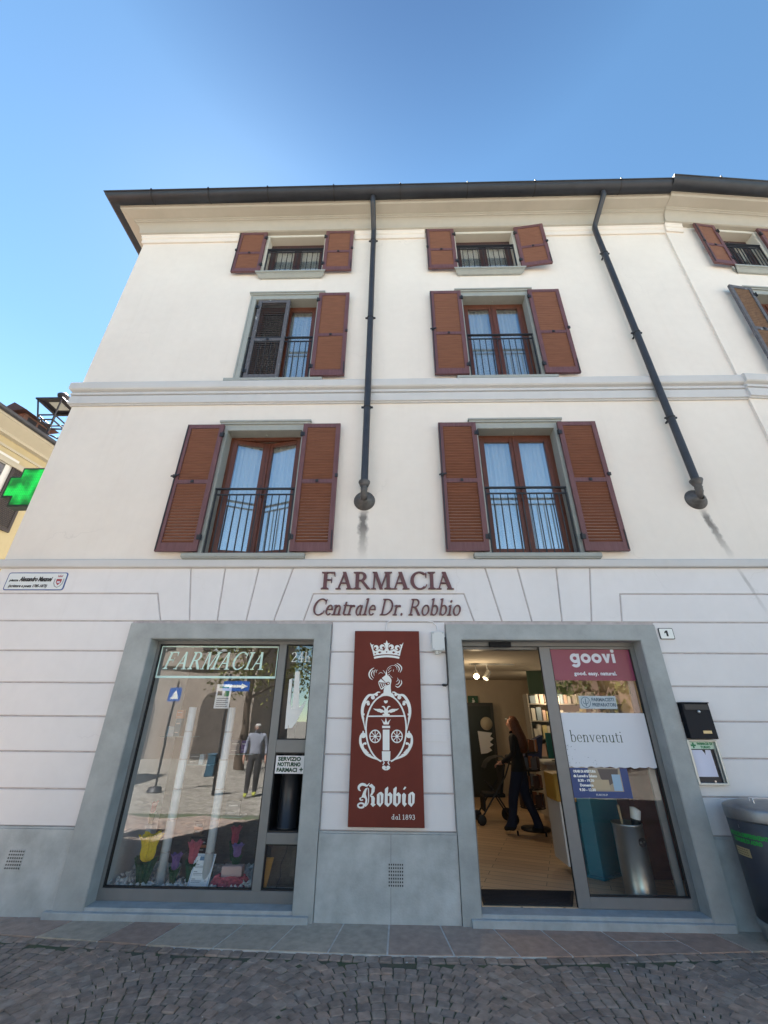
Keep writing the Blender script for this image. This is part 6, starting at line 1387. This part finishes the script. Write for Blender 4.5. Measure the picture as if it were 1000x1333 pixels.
# near joints bed and the setts themselves, laid in segmental arcs
mb = MB(); xs = [-7+.25*i for i in range(57)]; v = []
for x in xs: v += [(x, edge(x)-.005, GZ-.008), (x, -4.6, GZ-.008)]
mb.add(v, [(2*i,2*i+1,2*i+3,2*i+2) for i in range(len(xs)-1)]); tag(mb.build('street_joints', joint_mat()), 'dark earth and moss between the cobbles', 'street', None, 'structure')
rnd = random.Random(11); mb = MB()
def sett(x, y, a, w, h):
    """one stone: irregular four sided top with worn edges"""
    ca, sa = math.cos(a), math.sin(a); j = lambda: rnd.uniform(-.0045,.0045); top = GZ+rnd.uniform(-.003,.004); tx, ty = rnd.uniform(-.03,.03), rnd.uniform(-.03,.03)
    q = [(-w/2+j(),-h/2+j()),(w/2+j(),-h/2+j()),(w/2+j(),h/2+j()),(-w/2+j(),h/2+j())]
    ring = []
    for (u, v_), (u2, v2) in zip(q, q[1:]+q[:1]):
        d = .005+rnd.uniform(0,.007); L = math.hypot(u2-u, v2-v_); k = d/L
        ring += [(u+(u2-u)*k, v_+(v2-v_)*k), (u2-(u2-u)*k, v2-(v2-v_)*k)]
    vs = []
    for sc_, dz in ((1.0,-.016),(.985,-.005),(.90,.0)):
        for u, v_ in ring: vs.append((x+(u*ca-v_*sa)*sc_, y+(u*sa+v_*ca)*sc_, top+dz+(u*tx+v_*ty)*sc_))
    f = []
    for l in (0, 8):
        for i in range(8): f.append((l+i, l+(i+1)%8, l+8+(i+1)%8, l+8+i))
    f.append(tuple(range(16,24))); mb.add(vs, f, 0, False)
S = .089
x = -6.6
while x < 6.8:
    w = rnd.uniform(.085,.12); sl_a = math.atan2(edge(x+.1)-edge(x-.1), .2); sett(x+w/2, edge(x+w/2)-.055, sl_a, w-.006, .095); x += w
def arc_row(bay, k):
    """fan bays 1.5 m wide whose rows bulge towards the houses"""
    Wb, Rr_ = 1.50, 1.05; cx = bay*Wb; y0 = -.44-k*S; half = math.asin(Wb/2/Rr_); n = int(2*half*Rr_/S)
    off = rnd.uniform(-.3,.3)
    for i in range(-1, n+1):
        t = -half+2*half*(i+.5+off)/n
        if abs(t) > half+.02: continue
        px = cx+Rr_*math.sin(t); py = y0-(Rr_-Rr_*math.cos(t))*1.0
        if py > edge(px)-.138 or py < -4.5: continue
        sett(px, py, -t+rnd.uniform(-.05,.05), 2*half*Rr_/n-.006, S-.006)
for bay in range(-4, 5):
    for k in range(-2, 42): arc_row(bay, k)
tag(mb.build('street_setts', island('porphyry_setts', [(0.259,0.201,0.168),(0.294,0.232,0.195),(0.241,0.195,0.171),(0.322,0.243,0.200),(0.277,0.225,0.193),(0.228,0.182,0.157),(0.318,0.260,0.221),(0.346,0.257,0.207)], .62, .5, 45)), 'purple brown porphyry setts laid in fan shaped arcs', 'street', None, 'structure')
# pavement of large flagstones
mb = MB(); v = []; xs = [-9+.5*i for i in range(44)]
for x in xs: v += [(x, edge(x), GZ+.002), (x, .02+(max(0, x-XF)*math.tan(WA)), GZ+.002)]
n = len(xs); mb.add(v, [(2*i,2*i+2,2*i+3,2*i+1) for i in range(n-1)]); v2 = [(x, edge(x), GZ+.002) for x in xs]+[(x, edge(x), GZ-.03) for x in xs]; mb.add(v2, [(i,n+i,n+i+1,i+1) for i in range(n-1)])
tag(mb.build('pavement_joints', mat('pale_mortar', (.62,.61,.58), .95, var=.2, vscale=12)), 'pale mortar between the flagstones', 'pavement', None, 'structure')
mb = MB(); x = -8.6; rnd = random.Random(5)
def flag(p): mb.slab(inset(p, .008), GZ-.02, GZ+.007+rnd.uniform(-.001,.001))
while x < 6.6:
    w = rnd.uniform(.42,.58)
    a, b = x, x+w; yw = lambda q: .0+(max(0, q-XF)*math.tan(WA))
    def L2(q, f): return (q+max(-.13, min(.13, q*.16))*f, yw(q)+(edge(q)-yw(q))*f)
    if rnd.random() < .38 and x > -.9:
        m_ = rnd.uniform(.45,.58)
        for f0, f1 in ((0,m_),(m_,1)): flag([L2(a,f1),L2(b,f1),L2(b,f0),L2(a,f0)])
    else: flag([L2(a,1),L2(b,1),L2(b,0),L2(a,0)])
    x += w
tag(mb.build('pavement', island('flagstones', [(0.396,0.340,0.283),(0.376,0.283,0.237),(0.435,0.373,0.304),(0.357,0.259,0.215),(0.417,0.308,0.249),(0.387,0.325,0.276),(0.396,0.267,0.211)], .6, .5, 30, vary=.16)), 'grey and purple flagstone pavement along the shop front', 'pavement', None, 'structure')
# scraps and white spots trodden into the paving
mb = MB(); rnd = random.Random(8)
for i in range(16):
    x, y = rnd.uniform(-2.4,2.6), rnd.uniform(-1.45,-.3); r = rnd.uniform(.004,.010); z = GZ+.010
    mb.add([(x+r*rnd.uniform(.6,1.3)*math.cos(t), y+r*rnd.uniform(.6,1.3)*math.sin(t), z) for t in [k*math.pi/3 for k in range(6)]], [(0,1,2,3,4,5)])
tag(mb.build('litter_scraps', mat('paper_scrap', (.55,.55,.53), .8)), 'tiny white scraps trodden onto the paving', 'litter', None, 'stuff')

# far side of the square, seen in the glass
stone = plaster('brown_stone', (.34,.285,.24), (.26,.22,.185)); rose = plaster('rose_render', (.55,.36,.28), (.46,.30,.23)); dkg = mat('dark_opening', (.085,.07,.06), .6)
def far_house(name_label, x0, x1, y, h, m, arches, floors, roofm):
    t = thing('far_house', ((x0+x1)/2, y, GZ), name_label, 'house', 'houses across the square')
    mb = MB(); mb.box(x0, x1, y-8, y, GZ-.1, h); mb.box(x0-.0, x1+.0, y, y+.12, 4.0, 4.18); mb.box(x0-.1, x1+.1, y-8, y+.45, h, h+.25); mb.build('wall', m, t)
    mb = MB(); mb.add([(x0-.3,y+.6,h+.25),(x1+.3,y+.6,h+.25),(x1+.3,y-4,h+2),(x0-.3,y-4,h+2),(x0-.3,y-8.5,h+.25),(x1+.3,y-8.5,h+.25)], [(0,1,2,3),(3,2,5,4),(0,3,4),(1,5,2)]); mb.build('roof', roofm, t)
    n = int((x1-x0)/3.2)
    for i in range(n):
        cx = x0+(x1-x0)*(i+.5)/n
        mb = MB(); a = [(cx-.75,GZ),(cx+.75,GZ)]+[(cx+.75*math.cos(q), 2.1+.75*math.sin(q)) for q in [k*math.pi/10 for k in range(11)]] if arches else [(cx-.7,GZ),(cx+.7,GZ),(cx+.7,2.5),(cx-.7,2.5)]
        mb.prism(a, y+.02, y-.1); mb.prism([(p[0]*1+(p[0]-cx)*.14, p[1]+(.15 if p[1] > 1 else 0)) for p in a], y+.012, y-.1, 1); mb.build('arch' if arches else 'shop_opening', [dkg, m], t)
        for fl in range(floors):
            z = 4.9+2.9*fl; mb = MB(); mb.box(cx-.7, cx+.7, y-.05, y+.05, z-.1, z); mb.box(cx-.62, cx+.62, y-.05, y+.03, z, z+1.7, 0); mb.box(cx-.5, cx+.5, y-.05, y+.035, z+.03, z+1.6, 1); wi = mb.build('window', [M['sill_cement'], dkg], t)
            for s_ in (-1, 1): mb = MB(); mb.box(cx+s_*.88-.25, cx+s_*.88+.25, y-.02, y+.06, z, z+1.65); mb.build('shutter', dk, wi)
rt = bpy.data.materials['roof_tiles']
far_house('brown stone arcade house across the square, mirrored in the display glass', -22, -7.0, -17, 7.6, stone, True, 1, rt)
far_house('rose rendered house across the square, mirrored in the door glass', 5.2, 17, -18, 8, rose, False, 2, rt)
leafm2 = bpy.data.materials.new('leaf_green'); leafm2.use_nodes = True; nt = leafm2.node_tree; b = nt.nodes['Principled BSDF']; b.inputs['Roughness'].default_value = .6
g = nt.nodes.new('ShaderNodeNewGeometry'); r_ = nt.nodes.new('ShaderNodeValToRGB'); r_.color_ramp.elements[0].color = (.11,.14,.025,1); r_.color_ramp.elements[1].color = (.26,.25,.055,1); nt.links.new(g.outputs['Random Per Island'], r_.inputs[0]); nt.links.new(r_.outputs[0], b.inputs['Base Color'])
bark = mat('bark', (.09,.065,.045), .9, var=.3, vscale=14, bump=.5, bscale=30)
def tree(x, y, h, r, seed, label):
    rn = random.Random(seed); t = thing('plane_tree', (x, y, GZ), label, 'tree', 'trees on the square'); mb = MB(); base = h*.38
    mb.tube([(x,y,GZ),(x+.05,y,base*.5),(x,y+.05,base),(x+.1,y,h*.6),(x,y,h*.85)], [.20,.15,.13,.09,.03], 9)
    cl = []
    for i in range(9):
        a = rn.uniform(0,6.28); ex, ey, ez = x+r*.75*math.cos(a), y+r*.75*math.sin(a), rn.uniform(base*1.1,h*.9); z0 = rn.uniform(base*.85,h*.6)
        mb.tube([(x,y,z0),((x+ex)/2,(y+ey)/2,(z0+ez)/2+.15),(ex,ey,ez)], [.07,.045,.018], 6); cl.append((ex,ey,ez))
    mb.build('trunk', bark, t); mb = MB()
    for i in range(26):
        if i < 9: c = cl[i]
        else: a = rn.uniform(0,6.28); q = r*math.sqrt(rn.random())*.85; c = (x+q*math.cos(a), y+q*math.sin(a), rn.uniform(base,h))
        rr = r*rn.uniform(.24,.40)
        for k in range(95):
            d = Vector((rn.gauss(0,1),rn.gauss(0,1),rn.gauss(0,.8))).normalized()*rr*rn.uniform(.5,1.05); p = Vector(c)+d
            u = Vector((rn.gauss(0,1),rn.gauss(0,1),rn.gauss(0,1))).normalized(); w = u.orthogonal().normalized(); s_ = rn.uniform(.06,.12)
            mb.add([tuple(p-u*s_), tuple(p+w*s_*.6), tuple(p+u*s_), tuple(p-w*s_*.6)], [(0,1,2,3)])
    mb.build('crown', leafm2, t)
tree(-6.0, -13, 7.2, 2.7, 1, 'leafy green tree on the square, mirrored at the right of the display glass')
tree(-2.8, -16, 7.0, 2.4, 2, 'leafy green tree on the square, mirrored in the narrow 24h pane')
tree(8.6, -13.5, 6.2, 2.2, 3, 'leafy green tree on the square, mirrored in the door glass')
# sign posts
px_, py_ = mirrored(276, 1034, GZ)
sp_ = thing('one_way_sign', (px_, py_, GZ), 'dark post with blue one way arrow plate, mirrored in the display glass', 'traffic sign')
mb = MB(); mb.tube([(px_,py_,GZ),(px_,py_,2.75)], .035, 10); mb.build('post', M['iron'], sp_)
bl = mat('sign_blue', (.01,.10,.42), .4); mb = MB(); mb.box(px_-.12, px_+.56, py_+.045, py_+.055, 2.32, 2.56); mb.build('plate', bl, sp_)
mb = MB(); mb.prism([(px_-.08,2.41),(px_+.36,2.41),(px_+.36,2.37),(px_+.52,2.44),(px_+.36,2.51),(px_+.36,2.47),(px_-.08,2.47)], py_+.058, py_+.054); mb.build('arrow', M['white'], sp_)
mb = MB(); mb.box(px_-.26, px_-.04, py_-.1, py_+.12, .28, .75); mb.box(px_-.27, px_-.03, py_-.11, py_+.13, .75, .79); tag(mb.build('litter_box', mat('blue_grey_box', (.03,.09,.14), .5), None, .01), 'blue grey litter box hung on the one way sign post', 'litter box')
qx, qy = mirrored(200, 1030, GZ); cs = thing('crossing_sign', (qx, qy, GZ), 'blue square crossing sign on a thin post, mirrored at the left of the display glass', 'traffic sign')
mb = MB(); mb.tube([(qx,qy,GZ),(qx,qy,2.6)], .03, 10); mb.lathe((qx,qy,GZ), [(0,.12),(.16,.10),(.2,0)], 16); mb.build('post', M['iron'], cs)
mb = MB(); mb.box(qx-.18, qx+.18, qy+.035, qy+.045, 2.05, 2.42); mb.build('plate', bl, cs); mb = MB(); mb.prism([(qx-.12,2.11),(qx+.12,2.11),(qx,2.36)], qy+.048, qy+.044); mb.build('triangle', M['white'], cs)
